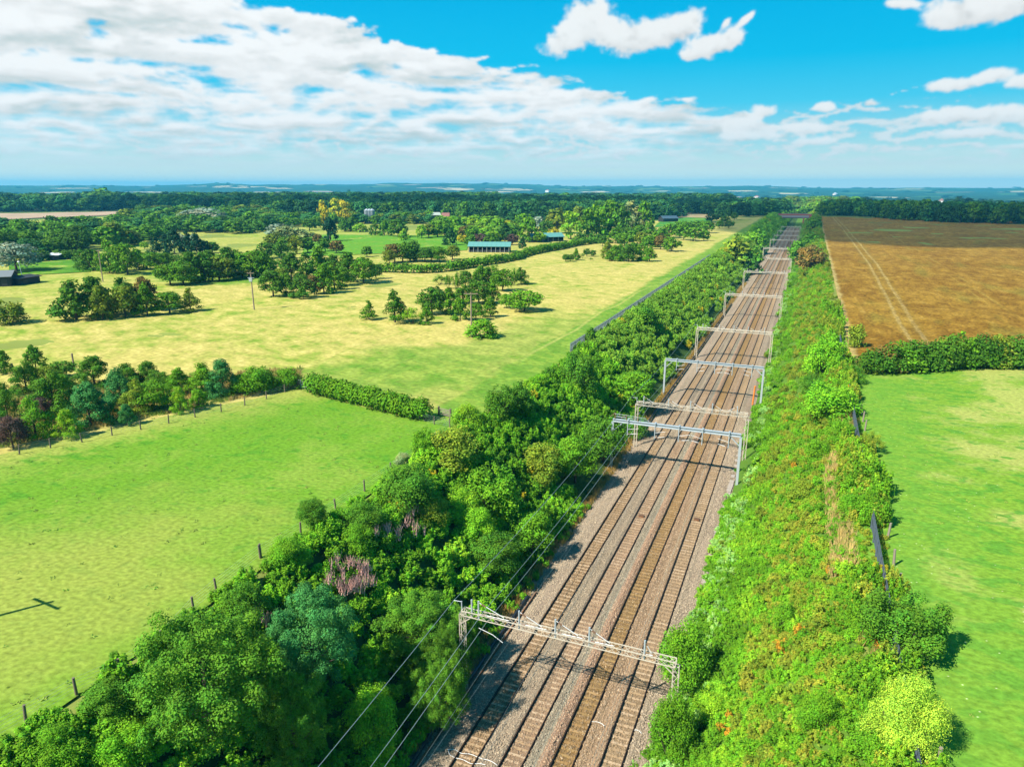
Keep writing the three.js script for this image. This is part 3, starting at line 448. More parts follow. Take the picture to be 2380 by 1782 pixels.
// ============================================================ vegetation
// leaves spread through clumps: each clump is an ellipsoid shell of small bent leaf faces
function foliage(clumps, n, size, seed, o = {}) {
  const r = rng(seed), pos = new Float32Array(n * 18), nor = new Float32Array(n * 18), col = new Float32Array(n * 18);
  const area = clumps.map((c) => Math.pow(c[3] * c[4] * c[5], 0.667)), total = area.reduce((a, b) => a + b, 0), tint = clumps.map(() => 0.82 + r() * 0.36), hue = clumps.map(() => (r() - 0.5) * 0.3);
  const d = V(0, 0, 0), nn = V(0, 0, 0), t1 = V(0, 0, 0), t2 = V(0, 0, 0), q = V(0, 0, 0); let w = 0;
  for (let i = 0; i < n; i++) {
    let k = r() * total, ci = 0; while (ci < clumps.length - 1 && (k -= area[ci]) > 0) ci++;
    const c = clumps[ci]; let yy = r() * 2 - 1; if (yy < -0.35 && r() < 0.6) yy = -yy; const a = r() * 6.2832, rr = Math.sqrt(1 - yy * yy); d.set(rr * Math.cos(a), yy, rr * Math.sin(a));
    const f = 1.18 - 0.62 * Math.pow(r(), 1.1); q.set(c[0] + d.x * c[3] * f, c[1] + d.y * c[4] * f, c[2] + d.z * c[5] * f);
    nn.set(d.x + (r() - 0.5) * 1.5, d.y + (r() - 0.5) * 1.5 + (o.up ?? 0.25), d.z + (r() - 0.5) * 1.5).normalize();
    t1.set(r() - 0.5, (r() - 0.5) * (o.hang ? 3 : 1), r() - 0.5).cross(nn).normalize(); t2.crossVectors(nn, t1);
    const s = size * (0.65 + r() * 0.7), L = s * (o.long ?? 0.75), B = s * 0.5, bend = s * 0.16;
    const P = [q.x - t2.x * L, q.y - t2.y * L, q.z - t2.z * L, q.x + t1.x * B - nn.x * bend, q.y + t1.y * B - nn.y * bend, q.z + t1.z * B - nn.z * bend, q.x + t2.x * L, q.y + t2.y * L, q.z + t2.z * L, q.x - t1.x * B - nn.x * bend, q.y - t1.y * B - nn.y * bend, q.z - t1.z * B - nn.z * bend];
    const m = nn.clone().multiplyScalar(0.9).addScaledVector(d, 0.28).normalize(), v = tint[ci] * (0.72 + r() * 0.56), h = hue[ci] + (r() - 0.5) * 0.35;
    for (const j of [0, 1, 2, 0, 2, 3]) { pos[w] = P[j * 3]; pos[w + 1] = P[j * 3 + 1]; pos[w + 2] = P[j * 3 + 2]; nor[w] = m.x; nor[w + 1] = m.y; nor[w + 2] = m.z; col[w] = v * (1 + h); col[w + 1] = v; col[w + 2] = v * (1 - h * 0.6); w += 3; }
  }
  const g = new THREE.BufferGeometry(); g.setAttribute('position', new THREE.BufferAttribute(pos, 3)); g.setAttribute('normal', new THREE.BufferAttribute(nor, 3)); g.setAttribute('color', new THREE.BufferAttribute(col, 3)); return g;
}
// crown shapes in a unit box: base at y = 0, height 1, width 1
const SHAPES = {
  great: (r) => { const l = []; for (let i = 0; i < 120; i++) { const y = r() * 2 - 1, a = r() * 6.28, q = Math.sqrt(1 - y * y), k = 0.62 + r() * 0.4; l.push([q * Math.cos(a) * 0.44 * k, 0.52 + y * 0.42 * k, q * Math.sin(a) * 0.44 * k, 0.035 + r() * 0.06, 0.03 + r() * 0.06, 0.035 + r() * 0.06]); } l.push([0, 0.5, 0, 0.26, 0.28, 0.26]); return l; },
  round: (r) => { const l = []; for (let i = 0; i < 34; i++) { const y = r() * 2 - 1, a = r() * 6.28, q = Math.sqrt(1 - y * y), k = 0.72 + r() * 0.3; const u = y < 0 ? Math.pow(q, 0.45) : q; l.push([u * Math.cos(a) * 0.36 * k, 0.5 + y * (y < 0 ? 0.34 : 0.38) * k, u * Math.sin(a) * 0.36 * k, 0.10 + r() * 0.09, 0.07 + r() * 0.07, 0.10 + r() * 0.09]); } for (let i = 0; i < 12; i++) { const y = r() * 1.5 - 0.5, a = r() * 6.28, q = Math.sqrt(Math.max(0.05, 1 - y * y)), k = 0.96 + r() * 0.16; l.push([q * Math.cos(a) * 0.36 * k, 0.52 + y * 0.38 * k, q * Math.sin(a) * 0.36 * k, 0.05, 0.05, 0.05]); } l.push([0, 0.5, 0, 0.3, 0.32, 0.3]); return l; },
  oval: (r) => { const l = []; for (let i = 0; i < 34; i++) { const t = Math.pow(r(), 1.2), a = r() * 6.28, w = Math.sin(Math.PI * Math.pow(lerp(0.2, 1, t), 0.7)) * 0.36 + 0.06; l.push([Math.cos(a) * w * (0.6 + r() * 0.5), 0.07 + t * 0.85, Math.sin(a) * w * (0.6 + r() * 0.5), 0.09 + r() * 0.07, 0.07 + r() * 0.05, 0.09 + r() * 0.07]); } l.push([0, 0.5, 0, 0.22, 0.32, 0.22]); return l; },
  cone: (r) => { const l = []; for (let i = 0; i < 36; i++) { const t = Math.pow(r(), 1.3), a = r() * 6.28, w = lerp(0.42, 0.03, Math.pow(t, 1.15)) * (t < 0.1 ? 0.85 : 1); l.push([Math.cos(a) * w * (0.55 + r() * 0.55), 0.07 + t * 0.87, Math.sin(a) * w * (0.55 + r() * 0.55), 0.06 + 0.08 * (1 - t) + r() * 0.03, 0.05 + r() * 0.04, 0.06 + 0.08 * (1 - t) + r() * 0.03]); } l.push([0, 0.42, 0, 0.2, 0.28, 0.2]); return l; },
  bush: (r) => { const l = []; for (let i = 0; i < 30; i++) { const y = r(), a = r() * 6.28, q = Math.sqrt(1 - y * y), k = 0.75 + r() * 0.3; l.push([q * Math.cos(a) * 0.36 * k, 0.1 + y * 0.72 * k, q * Math.sin(a) * 0.36 * k, 0.12 + r() * 0.07, 0.12 + r() * 0.09, 0.12 + r() * 0.07]); } for (let i = 0; i < 16; i++) { const y = r(), a = r() * 6.28, q = Math.sqrt(1 - y * y), k = 0.96 + r() * 0.18; l.push([q * Math.cos(a) * 0.36 * k, 0.1 + y * 0.72 * k, q * Math.sin(a) * 0.36 * k, 0.05, 0.06, 0.05]); } l.push([0, 0.35, 0, 0.3, 0.34, 0.3]); return l; },
  poplar: (r) => { const l = []; for (let i = 0; i < 30; i++) { const t = r(), a = r() * 6.28, w = 0.32 * Math.pow(Math.sin(Math.PI * lerp(0.12, 0.97, t)), 0.6); l.push([Math.cos(a) * w * r() * 1.1, 0.07 + t * 0.85, Math.sin(a) * w * r() * 1.1, 0.12 + r() * 0.08, 0.07 + r() * 0.04, 0.12 + r() * 0.08]); } return l; },
  mound: (r) => { const l = []; for (let i = 0; i < 34; i++) { const a = r() * 6.28, e = Math.sqrt(r()) * 0.44, k = (0.25 + 0.6 * r()) * (1 - e * 0.9); l.push([Math.cos(a) * e, k, Math.sin(a) * e, 0.06 + r() * 0.1, 0.08 + r() * 0.16, 0.06 + r() * 0.1]); } l.push([0, 0.25, 0, 0.4, 0.25, 0.4]); return l; },
  spray: (r) => { const l = []; for (let i = 0; i < 26; i++) { const a = r() * 6.28, e = 0.5 + r() * 1.0, k = 0.35 + r() * 0.6; l.push([Math.cos(a) * Math.cos(e) * k * 0.55, 0.12 + Math.sin(e) * k * 0.82, Math.sin(a) * Math.cos(e) * k * 0.55, 0.07, 0.1 + r() * 0.06, 0.07]); } return l; },
};
const TRUNK = { great: 0.35, round: 0.4, oval: 0.35, cone: 0.35, bush: 0.25, poplar: 0.3, spray: 0.3, mound: 0.25 };
function trunkShape(kind, seed) {
  const r = rng(seed), l = [], h = TRUNK[kind] + 0.2;
  if (kind === 'bush' || kind === 'spray' || kind === 'mound') { for (let i = 0; i < 6; i++) { const a = i * 1.05 + r(), e = 0.2 + r() * 0.2; l.push(tube(V(0.02 * Math.cos(a), -0.02, 0.02 * Math.sin(a)), V(Math.cos(a) * e, 0.55, Math.sin(a) * e), 0.014, 0.006, 5)); } return merge(l); }
  l.push(tube(V(0, -0.03, 0), V(0.01, h * 0.55, 0.005), 0.03, 0.022, 7), tube(V(0.01, h * 0.55, 0.005), V(0, h * 1.25, 0.01), 0.022, 0.012, 6));
  for (let i = 0; i < 6; i++) { const a = i * 1.05 + r() * 0.6, y = h * (0.4 + r() * 0.5), e = 0.18 + r() * 0.12; l.push(tube(V(0.005, y, 0), V(Math.cos(a) * e, y + 0.12 + r() * 0.16, Math.sin(a) * e), 0.012, 0.005, 5)); }
  return merge(l);
}
const PROTO = {}, LEAVES = { hero: 42000, near: 7000, big: 14000, scrub: 1300, mid: 2200, far: 620, dot: 260 };
function crown(kind, lod, v) {                                       // three variants of each shape and fineness, shared
  const key = kind + lod + v; if (PROTO[key]) return PROTO[key];
  const seed = 100 + v * 17 + kind.length * 131 + kind.charCodeAt(1), n = LEAVES[lod], cover = kind === 'spray' ? 1.6 : kind === 'poplar' ? 4.2 : kind === 'cone' ? 3.6 : kind === 'great' ? 4.4 : 5.0;
  const cl = SHAPES[kind](rng(seed)); let lo = V(9, 9, 9), hi = V(-9, -9, -9); for (const c of cl) for (let k = 0; k < 3; k++) { lo.setComponent(k, Math.min(lo.getComponent(k), c[k] - c[k + 3])); hi.setComponent(k, Math.max(hi.getComponent(k), c[k] + c[k + 3])); }
  const sx = 1 / Math.max(hi.x - lo.x, hi.z - lo.z), sy = 1 / hi.y; for (const c of cl) { c[0] *= sx; c[2] *= sx; c[3] *= sx; c[5] *= sx; c[1] *= sy; c[4] *= sy; }
  return PROTO[key] = foliage(cl, n, Math.sqrt(cover / n), seed + 5, kind === 'spray' ? { long: 1.1, up: 0.6 } : {});
}
const trunkOf = (kind) => PROTO['trunk' + kind] ??= trunkShape(kind, 300 + kind.length);
const leafMat = {}, LEAF = {
  dark: [0.058, 0.150, 0.010], deep: [0.024, 0.085, 0.016], teal: [0.040, 0.150, 0.034], mid: [0.082, 0.200, 0.008], bright: [0.11, 0.265, 0.010], lime: [0.165, 0.315, 0.014], olive: [0.13, 0.185, 0.014], dome: [0.24, 0.36, 0.03], yellow: [0.24, 0.25, 0.012], gold: [0.29, 0.25, 0.012],
  silver: [0.17, 0.22, 0.15], sage: [0.20, 0.26, 0.09], brown: [0.14, 0.105, 0.025], purple: [0.08, 0.05, 0.04], blue: [0.014, 0.060, 0.022],
};
const BARK = mat(0.075, 0.055, 0.04), PALEBARK = mat(0.24, 0.2, 0.15);
const leafOf = (c, g = 1) => leafMat[c + g] ??= leafStuff(LEAF[c].map((x) => x * g));
const LEAFGAIN = 1.6;
function leafStuff(c) { return new THREE.MeshPhysicalMaterial({ color: new THREE.Color().setRGB(...c.map((x) => x * LEAFGAIN)), vertexColors: true, roughness: 0.9, transmission: 0.22, thickness: 0, specularIntensity: 0.15 }); }
let treeCount = 0;
const cast = {};
function plant(p, w, h, kind, colour, label, category, group, o = {}) { // one tree or shrub: crown and trunk
  const d = p.distanceTo(EYE), lod = o.lod ?? (kind === 'great' || colour === 'dome' ? 'hero' : d < 80 && w > 3 ? 'big' : d < 135 ? 'near' : d < 330 ? 'mid' : 'far'), v = treeCount++ % 3, key = kind + lod + v + colour + category + (o.gain ?? 1);
  const name = o.name ?? (category === 'tree' ? 'tree' : category === 'shrub' || category === 'bush' ? 'bush' : category.replace(/ /g, '_'));
  let t = cast[key + name];
  if (t) { t = t.clone(); t.name = numbered(name); t.userData = { label, category }; if (group) t.userData.group = group; scene.add(t); }
  else { t = cast[key + name] = thing(name, label, category, [0, 0, 0], 0, group); part('crown', crown(kind, lod, v), leafOf(colour, o.gain), t); part(kind === 'bush' || kind === 'spray' ? 'stem' : 'trunk', trunkOf(kind), o.pale ? PALEBARK : BARK, t); }
  t.position.set(p.x, p.y - 0.05 * h * (kind === 'bush' ? 1 : 0), p.z); t.scale.set(w, h, w); t.rotation.y = (treeCount * 2.399) % 6.283; return t;
}
const ORD = ['leftmost', ...['second', 'third', 'fourth', 'fifth', 'sixth', 'seventh', 'eighth', 'ninth', 'tenth', 'eleventh', 'twelfth', 'thirteenth', 'fourteenth', 'fifteenth', 'sixteenth', 'seventeenth', 'eighteenth', 'nineteenth', 'twentieth'].map((w) => w + ' from left')];
const LOOK = { dark: 'dark green', deep: 'deep green', teal: 'blue-green', mid: 'green', bright: 'bright green', lime: 'yellow-green', dome: 'yellow-green', olive: 'olive green', yellow: 'yellow', gold: 'golden', silver: 'silver-leaved', sage: 'grey-green', brown: 'brownish', purple: 'purplish', blue: 'blackish green' };
const FORM = { great: 'broad', round: 'round', oval: 'oval', cone: 'pointed', bush: 'bushy', poplar: 'columnar', spray: 'sparse' };
// trees read off one window of the photograph: [x, y of the base, width, height, shape, colour, own label?]
function grove(win, list, where, category = 'tree') {
  const order = list.map((e, i) => i).sort((a, b) => list[a][0] - list[b][0]), rank = []; order.forEach((i, k) => rank[i] = k);
  list.forEach(([x, y, w, h, kind, colour, own], i) => {
    const p = at(...W2P(win, x, y)), top = W2P(win, x, y - h), s = WIN[win][2], dp = depth(p);
    const dir = FWD.clone().addScaledVector(UPV, -(top[1] - CY) / F), run = dp / 1, hx = p.clone().sub(EYE);
    const hor = hx.dot(HEAD), ty = (CY - top[1]) / F, H = clamp((EYE.y + hor * Math.tan(Math.atan(ty) - PITCH)) - p.y, 0.6, 40);
    const W = w / s * dp / F, name = list.length === 1 ? '' : `, ${ORD[rank[i]] ?? `number ${rank[i] + 1} from the left`}`;
    const back = HEAD.clone().multiplyScalar(W * 0.3); p.add(back); p.y = land(p.x, p.z);
    plant(p, W * 1.4, H * 1.1, kind, colour, own ?? `${LOOK[colour]} ${FORM[kind]} ${category}${name} ${where}`, category, undefined, { gain: colour === 'silver' || colour === 'gold' || colour === 'yellow' ? 1 : colour === 'lime' || colour === 'bright' ? 0.8 : win[0] === 'Y' ? 0.95 : 0.76 });
  });
}
grove('Z1', [[600, 1275, 290, 320, 'oval', 'dark'], [790, 1240, 250, 310, 'oval', 'dark'], [852, 1268, 165, 270, 'oval', 'olive'], [1030, 1200, 210, 270, 'oval', 'dark'], [1042, 1245, 200, 240, 'round', 'olive'], [1222, 1190, 210, 265, 'oval', 'brown'], [1235, 1235, 170, 265, 'cone', 'mid'], [1422, 1215, 200, 165, 'round', 'mid'], [1610, 1198, 140, 190, 'cone', 'olive']], 'in the row on the dry meadow');
grove('Z1', [[30, 1308, 230, 200, 'bush', 'olive', 'olive bushy tree cut by the left edge of the dry meadow']], '');
grove('Z1', [[680, 835, 130, 165, 'cone', 'dark'], [750, 845, 150, 170, 'oval', 'dark'], [830, 850, 95, 170, 'oval', 'mid'], [910, 870, 150, 265, 'cone', 'mid'], [985, 850, 120, 210, 'oval', 'mid'], [1060, 882, 190, 255, 'round', 'mid'], [1160, 835, 140, 160, 'oval', 'dark'], [1232, 835, 130, 140, 'round', 'mid'], [1315, 842, 140, 142, 'round', 'mid'], [1400, 830, 150, 125, 'round', 'dark']], 'in the belt behind the left pole');
grove('Z1', [[1428, 970, 190, 175, 'round', 'mid'], [1540, 972, 200, 190, 'round', 'mid'], [1620, 950, 200, 245, 'oval', 'dark'], [1730, 945, 190, 240, 'oval', 'dark'], [1850, 935, 210, 200, 'round', 'olive'], [1930, 915, 200, 245, 'oval', 'dark'], [2050, 910, 180, 205, 'oval', 'mid'], [2150, 905, 200, 215, 'round', 'mid'], [2235, 900, 170, 200, 'oval', 'mid'], [1780, 900, 160, 210, 'oval', 'dark'], [2000, 880, 160, 200, 'oval', 'mid']], 'in the block left of the transformer pole');
grove('Z2', [[110, 1072, 190, 205, 'round', 'dark'], [230, 1062, 120, 180, 'oval', 'mid'], [370, 1082, 190, 185, 'oval', 'dark'], [470, 1050, 130, 150, 'round', 'brown'], [550, 1042, 170, 235, 'oval', 'mid'], [640, 1010, 150, 205, 'oval', 'mid'], [400, 930, 170, 220, 'cone', 'dark'], [270, 930, 170, 220, 'oval', 'dark'], [520, 905, 180, 250, 'oval', 'mid'], [640, 905, 150, 180, 'oval', 'dark'], [760, 940, 160, 235, 'oval', 'dark'], [890, 955, 190, 205, 'round', 'mid'], [1003, 915, 95, 115, 'round', 'dark'], [710, 975, 120, 150, 'round', 'mid'], [60, 900, 150, 170, 'oval', 'mid'], [180, 960, 120, 120, 'round', 'olive']], 'in the block right of the transformer pole');
grove('Z1', [[1320, 702, 110, 135, 'cone', 'blue'], [1400, 655, 110, 125, 'cone', 'blue'], [1475, 706, 125, 195, 'oval', 'blue'], [1590, 702, 120, 185, 'cone', 'blue'], [1672, 702, 110, 175, 'cone', 'blue'], [1740, 695, 100, 100, 'round', 'blue'], [1805, 692, 95, 90, 'round', 'dark'], [1530, 640, 110, 110, 'oval', 'silver'], [1650, 640, 90, 100, 'oval', 'silver']], 'in the far left dark row');
grove('Z1', [[85, 862, 290, 235, 'round', 'silver', 'large silver-leaved willow above the black shed'], [1740, 475, 270, 155, 'round', 'silver', 'silver-white willow standing out of the far left woods'], [285, 765, 160, 115, 'bush', 'dark', 'round clipped dark bush right of the silver willow'], [1225, 660, 55, 62, 'round', 'lime', 'tiny yellow-green tree alone in the far left meadow'], [1560, 455, 110, 100, 'round', 'sage', 'grey-brown tree beside the silver-white willow']], '');
grove('Z2', [[150, 575, 150, 120, 'round', 'silver', 'silver willow left of the far yellow poplars'], [235, 605, 180, 140, 'round', 'sage', 'grey-green willow in front of the silver one'], [370, 600, 160, 100, 'round', 'sage', 'pale grey-green tree right of the grey-green willow'], [925, 726, 84, 82, 'round', 'dark', 'small round dark tree alone on the dry strip by the paddock'], [605, 592, 125, 195, 'oval', 'blue', 'tall blackish tree alone at the edge of the green paddock'], [560, 475, 85, 215, 'poplar', 'gold', 'yellow-leaved columnar poplar, leftmost of the three'], [660, 432, 115, 195, 'poplar', 'yellow', 'yellow-leaved tall poplar, middle of the three'], [735, 445, 100, 190, 'poplar', 'gold', 'yellow-leaved poplar, rightmost of the three'], [1240, 586, 82, 95, 'oval', 'lime', 'yellow-green shrub-like tree in the middle of the green paddock'], [1640, 627, 95, 125, 'oval', 'deep', 'dense dark oval tree left of the long green-roofed shed'], [1905, 1425, 235, 155, 'bush', 'bright', 'round dense bush at the foot of the T-shaped pole'], [1395, 570, 80, 110, 'round', 'lime', 'yellow-green tree at the left end of the paddock thicket']], '');
grove('Z1', [[850, 300, 245, 170, 'bush', 'mid', 'great dome-shaped tree rising above the skyline woods at the left']], '');
grove('Z2', [[447, 235, 50, 66, 'poplar', 'blue', 'thin dark poplar on the skyline left of the yellow poplars'], [770, 232, 42, 78, 'poplar', 'blue', 'thin dark poplar on the skyline right of the yellow poplars']], '');
grove('Z2', [[565, 682, 105, 105, 'round', 'dark'], [662, 697, 95, 105, 'round', 'brown'], [320, 702, 120, 150, 'round', 'olive'], [415, 692, 110, 120, 'round', 'dark'], [60, 742, 130, 130, 'round', 'dark'], [190, 748, 120, 135, 'round', 'dark'], [110, 660, 130, 120, 'round', 'olive'], [220, 670, 110, 110, 'round', 'mid'], [500, 615, 80, 80, 'round', 'brown']], 'in the group below the willows');
grove('Z2', [[1000, 541, 85, 135, 'cone', 'dark'], [1075, 546, 95, 125, 'oval', 'mid'], [1190, 556, 140, 145, 'round', 'dark'], [1455, 562, 110, 105, 'round', 'olive'], [1530, 560, 140, 135, 'round', 'mid'], [1590, 545, 100, 130, 'round', 'mid'], [1120, 520, 90, 110, 'round', 'dark'], [860, 512, 120, 70, 'bush', 'lime'], [740, 510, 110, 110, 'bush', 'dark'], [810, 505, 90, 110, 'round', 'dark'], [430, 500, 100, 100, 'round', 'dark'], [490, 480, 80, 100, 'round', 'mid']], 'along the far edge of the paddock');
grove('Z2', [[1160, 775, 160, 145, 'round', 'brown'], [1230, 772, 150, 155, 'round', 'mid'], [1335, 765, 150, 165, 'oval', 'dark'], [1420, 772, 130, 115, 'round', 'dark'], [1480, 762, 105, 115, 'round', 'mid'], [1545, 772, 125, 125, 'round', 'mid'], [1660, 752, 110, 115, 'round', 'olive'], [1300, 720, 120, 120, 'round', 'dark'], [1120, 785, 100, 110, 'round', 'olive']], 'in the thicket behind the long hedge');
grove('Z2', [[1820, 640, 110, 95, 'round', 'dark'], [1905, 640, 110, 110, 'round', 'purple'], [1990, 642, 115, 110, 'round', 'dark'], [2110, 602, 115, 145, 'oval', 'deep'], [2175, 625, 80, 90, 'round', 'purple'], [1745, 600, 80, 70, 'bush', 'gold'], [1680, 530, 140, 140, 'round', 'bright'], [1760, 500, 130, 110, 'round', 'lime'], [1860, 520, 140, 140, 'round', 'lime'], [1960, 530, 130, 120, 'round', 'lime'], [2050, 530, 120, 130, 'round', 'bright'], [2140, 520, 110, 100, 'round', 'yellow'], [1830, 580, 120, 110, 'round', 'mid'], [1940, 585, 120, 100, 'round', 'bright'], [2010, 600, 110, 90, 'round', 'lime'], [1770, 560, 100, 90, 'round', 'brown']], 'in the garden behind the long shed');
grove('Z2', [[940, 1268, 118, 155, 'cone', 'mid'], [1160, 1296, 200, 260, 'cone', 'dark'], [1310, 1302, 150, 125, 'spray', 'lime'], [1440, 1306, 100, 145, 'oval', 'mid'], [1480, 1222, 200, 215, 'round', 'dark'], [1628, 1226, 125, 215, 'oval', 'mid'], [1725, 1272, 130, 185, 'oval', 'mid'], [1745, 1130, 150, 150, 'oval', 'mid'], [1860, 1272, 120, 135, 'round', 'mid'], [1885, 1132, 180, 185, 'round', 'dark'], [1985, 1248, 145, 165, 'cone', 'mid'], [2000, 1130, 120, 165, 'oval', 'mid'], [2125, 1168, 105, 115, 'round', 'bright'], [1520, 1130, 120, 140, 'oval', 'dark']], 'in the group round the T-shaped pole');
grove('Z2', [[1550, 965, 95, 75, 'spray', 'mid'], [1622, 998, 65, 110, 'spray', 'mid'], [1700, 1012, 105, 145, 'spray', 'mid'], [1772, 985, 105, 125, 'round', 'dark'], [1900, 962, 120, 150, 'oval', 'mid'], [1970, 950, 110, 130, 'oval', 'mid'], [2020, 940, 120, 135, 'spray', 'mid'], [2090, 1022, 160, 175, 'round', 'mid'], [2185, 972, 85, 135, 'spray', 'mid'], [1860, 985, 80, 120, 'oval', 'mid']], 'in the row behind the T-shaped pole');
grove('Z3', [[70, 1198, 240, 165, 'round', 'bright', 'low spreading bright tree right of the T-shaped pole'], [40, 962, 100, 135, 'oval', 'dark', 'dark oval tree up the meadow behind the spreading bright one'], [740, 632, 70, 85, 'round', 'dark', 'small dark tree at the right end of the long hedge'], [200, 602, 90, 82, 'round', 'lime', 'round yellow-green tree in front of the second green roof'], [50, 652, 55, 95, 'oval', 'deep', 'slim dark tree left of the second green roof']], '');
grove('Z3', [[425, 766, 58, 58, 'round', 'dark'], [465, 766, 55, 58, 'round', 'dark'], [510, 752, 60, 95, 'oval', 'mid'], [565, 737, 30, 42, 'spray', 'mid'], [605, 722, 50, 65, 'round', 'dark'], [650, 722, 55, 52, 'round', 'dark'], [638, 757, 25, 25, 'spray', 'mid']], 'in the tiny trees on the far meadow');
grove('Z3', [[780, 742, 95, 135, 'oval', 'olive'], [800, 762, 65, 85, 'oval', 'mid'], [850, 762, 100, 125, 'oval', 'mid'], [890, 752, 85, 125, 'oval', 'mid'], [965, 768, 115, 145, 'round', 'dark'], [1010, 760, 110, 145, 'oval', 'mid'], [1072, 732, 95, 115, 'round', 'mid'], [1146, 766, 105, 125, 'oval', 'mid'], [1125, 660, 95, 105, 'round', 'mid'], [1240, 662, 95, 115, 'round', 'brown'], [1338, 682, 125, 115, 'round', 'mid']], 'in the front row of the orchard');
grove('Z3', [[850, 612, 110, 125, 'oval', 'mid'], [930, 632, 115, 105, 'round', 'mid'], [1000, 622, 110, 115, 'round', 'mid'], [1070, 632, 100, 110, 'round', 'olive'], [1140, 602, 105, 105, 'round', 'mid'], [1180, 642, 105, 125, 'oval', 'mid'], [1250, 602, 105, 115, 'round', 'mid'], [1320, 562, 115, 115, 'round', 'mid'], [1385, 545, 115, 115, 'round', 'mid'], [1440, 582, 115, 125, 'round', 'mid'], [1522, 592, 115, 115, 'round', 'mid'], [1612, 586, 85, 85, 'round', 'mid'], [1640, 522, 105, 95, 'round', 'mid'], [1550, 505, 105, 85, 'round', 'mid'], [1450, 505, 90, 80, 'round', 'mid'], [880, 560, 100, 90, 'oval', 'mid'], [1060, 560, 110, 100, 'round', 'mid'], [960, 565, 90, 90, 'round', 'dark']], 'in the rear rows of the orchard');
grove('Z3', [[1745, 482, 65, 65, 'round', 'mid'], [1825, 482, 70, 65, 'round', 'dark'], [1790, 435, 65, 60, 'round', 'dark'], [1870, 412, 55, 65, 'round', 'dark'], [1680, 430, 90, 70, 'round', 'deep'], [1740, 405, 80, 70, 'round', 'deep'], [1820, 400, 80, 80, 'round', 'deep']], 'in the last clump up the meadow');
grove('Z3', [[470, 575, 140, 220, 'poplar', 'lime'], [350, 525, 160, 200, 'round', 'olive'], [540, 480, 130, 170, 'round', 'olive'], [620, 565, 150, 240, 'poplar', 'mid'], [690, 560, 170, 275, 'oval', 'bright'], [800, 545, 200, 275, 'oval', 'mid'], [890, 545, 180, 260, 'oval', 'dark'], [1000, 505, 190, 240, 'oval', 'sage'], [1095, 505, 140, 235, 'oval', 'mid'], [110, 602, 150, 200, 'oval', 'mid'], [260, 545, 110, 120, 'round', 'dark'], [180, 500, 120, 110, 'round', 'silver'], [60, 500, 120, 140, 'round', 'bright'], [720, 470, 140, 170, 'oval', 'lime'], [320, 560, 90, 90, 'bush', 'gold'], [560, 600, 120, 80, 'bush', 'dark'], [680, 605, 110, 90, 'bush', 'dark']], 'in the tall stand behind the long hedge');
grove('Y1', [[20, 232, 90, 165, 'oval', 'dark'], [240, 215, 130, 185, 'oval', 'dark'], [165, 365, 160, 215, 'oval', 'dark'], [310, 340, 150, 150, 'round', 'olive'], [430, 255, 150, 110, 'round', 'dark'], [360, 535, 240, 295, 'oval', 'dark'], [440, 360, 110, 120, 'round', 'mid'], [660, 320, 200, 205, 'oval', 'dark'], [25, 560, 150, 250, 'oval', 'dark'], [215, 715, 240, 280, 'cone', 'mid'], [60, 780, 180, 220, 'round', 'purple'], [290, 560, 120, 150, 'round', 'purple'], [480, 700, 140, 195, 'oval', 'lime'], [625, 625, 240, 300, 'oval', 'teal'], [750, 592, 85, 175, 'spray', 'sage']], 'in the left plantation half');
grove('Y1', [[820, 575, 85, 125, 'oval', 'dark'], [920, 605, 95, 145, 'oval', 'teal'], [860, 460, 190, 260, 'oval', 'teal'], [985, 525, 190, 235, 'cone', 'olive'], [1095, 505, 230, 195, 'round', 'mid'], [900, 330, 190, 160, 'oval', 'dark'], [1070, 310, 150, 160, 'oval', 'dark'], [1150, 340, 130, 120, 'round', 'dark'], [1290, 380, 190, 180, 'cone', 'mid'], [1310, 512, 105, 175, 'oval', 'lime'], [1445, 472, 105, 125, 'oval', 'bright'], [1460, 385, 200, 215, 'oval', 'bright'], [1615, 395, 170, 250, 'oval', 'teal'], [1760, 380, 160, 150, 'bush', 'mid'], [1860, 365, 230, 190, 'bush', 'mid'], [1965, 350, 150, 150, 'bush', 'dark'], [2095, 335, 180, 145, 'bush', 'mid']], 'in the right plantation half');
grove('Y2', [[1210, 825, 155, 195, 'bush', 'bright', 'upright bright shrub just inside the corner of the left pasture'], [390, 1385, 190, 205, 'round', 'dark', 'small dark thorn tree on the left pasture fence line'], [1530, 615, 190, 155, 'bush', 'lime', 'yellowish shrub right of the small gate at the pasture corner'], [1775, 565, 200, 235, 'bush', 'dark', 'dark green bush standing behind the pasture corner'], [1890, 520, 210, 210, 'bush', 'dark', 'dark rounded bush right of the one behind the pasture corner'], [1060, 880, 110, 70, 'bush', 'sage', 'low grey-green shrub below the upright bright shrub']], '', 'bush');

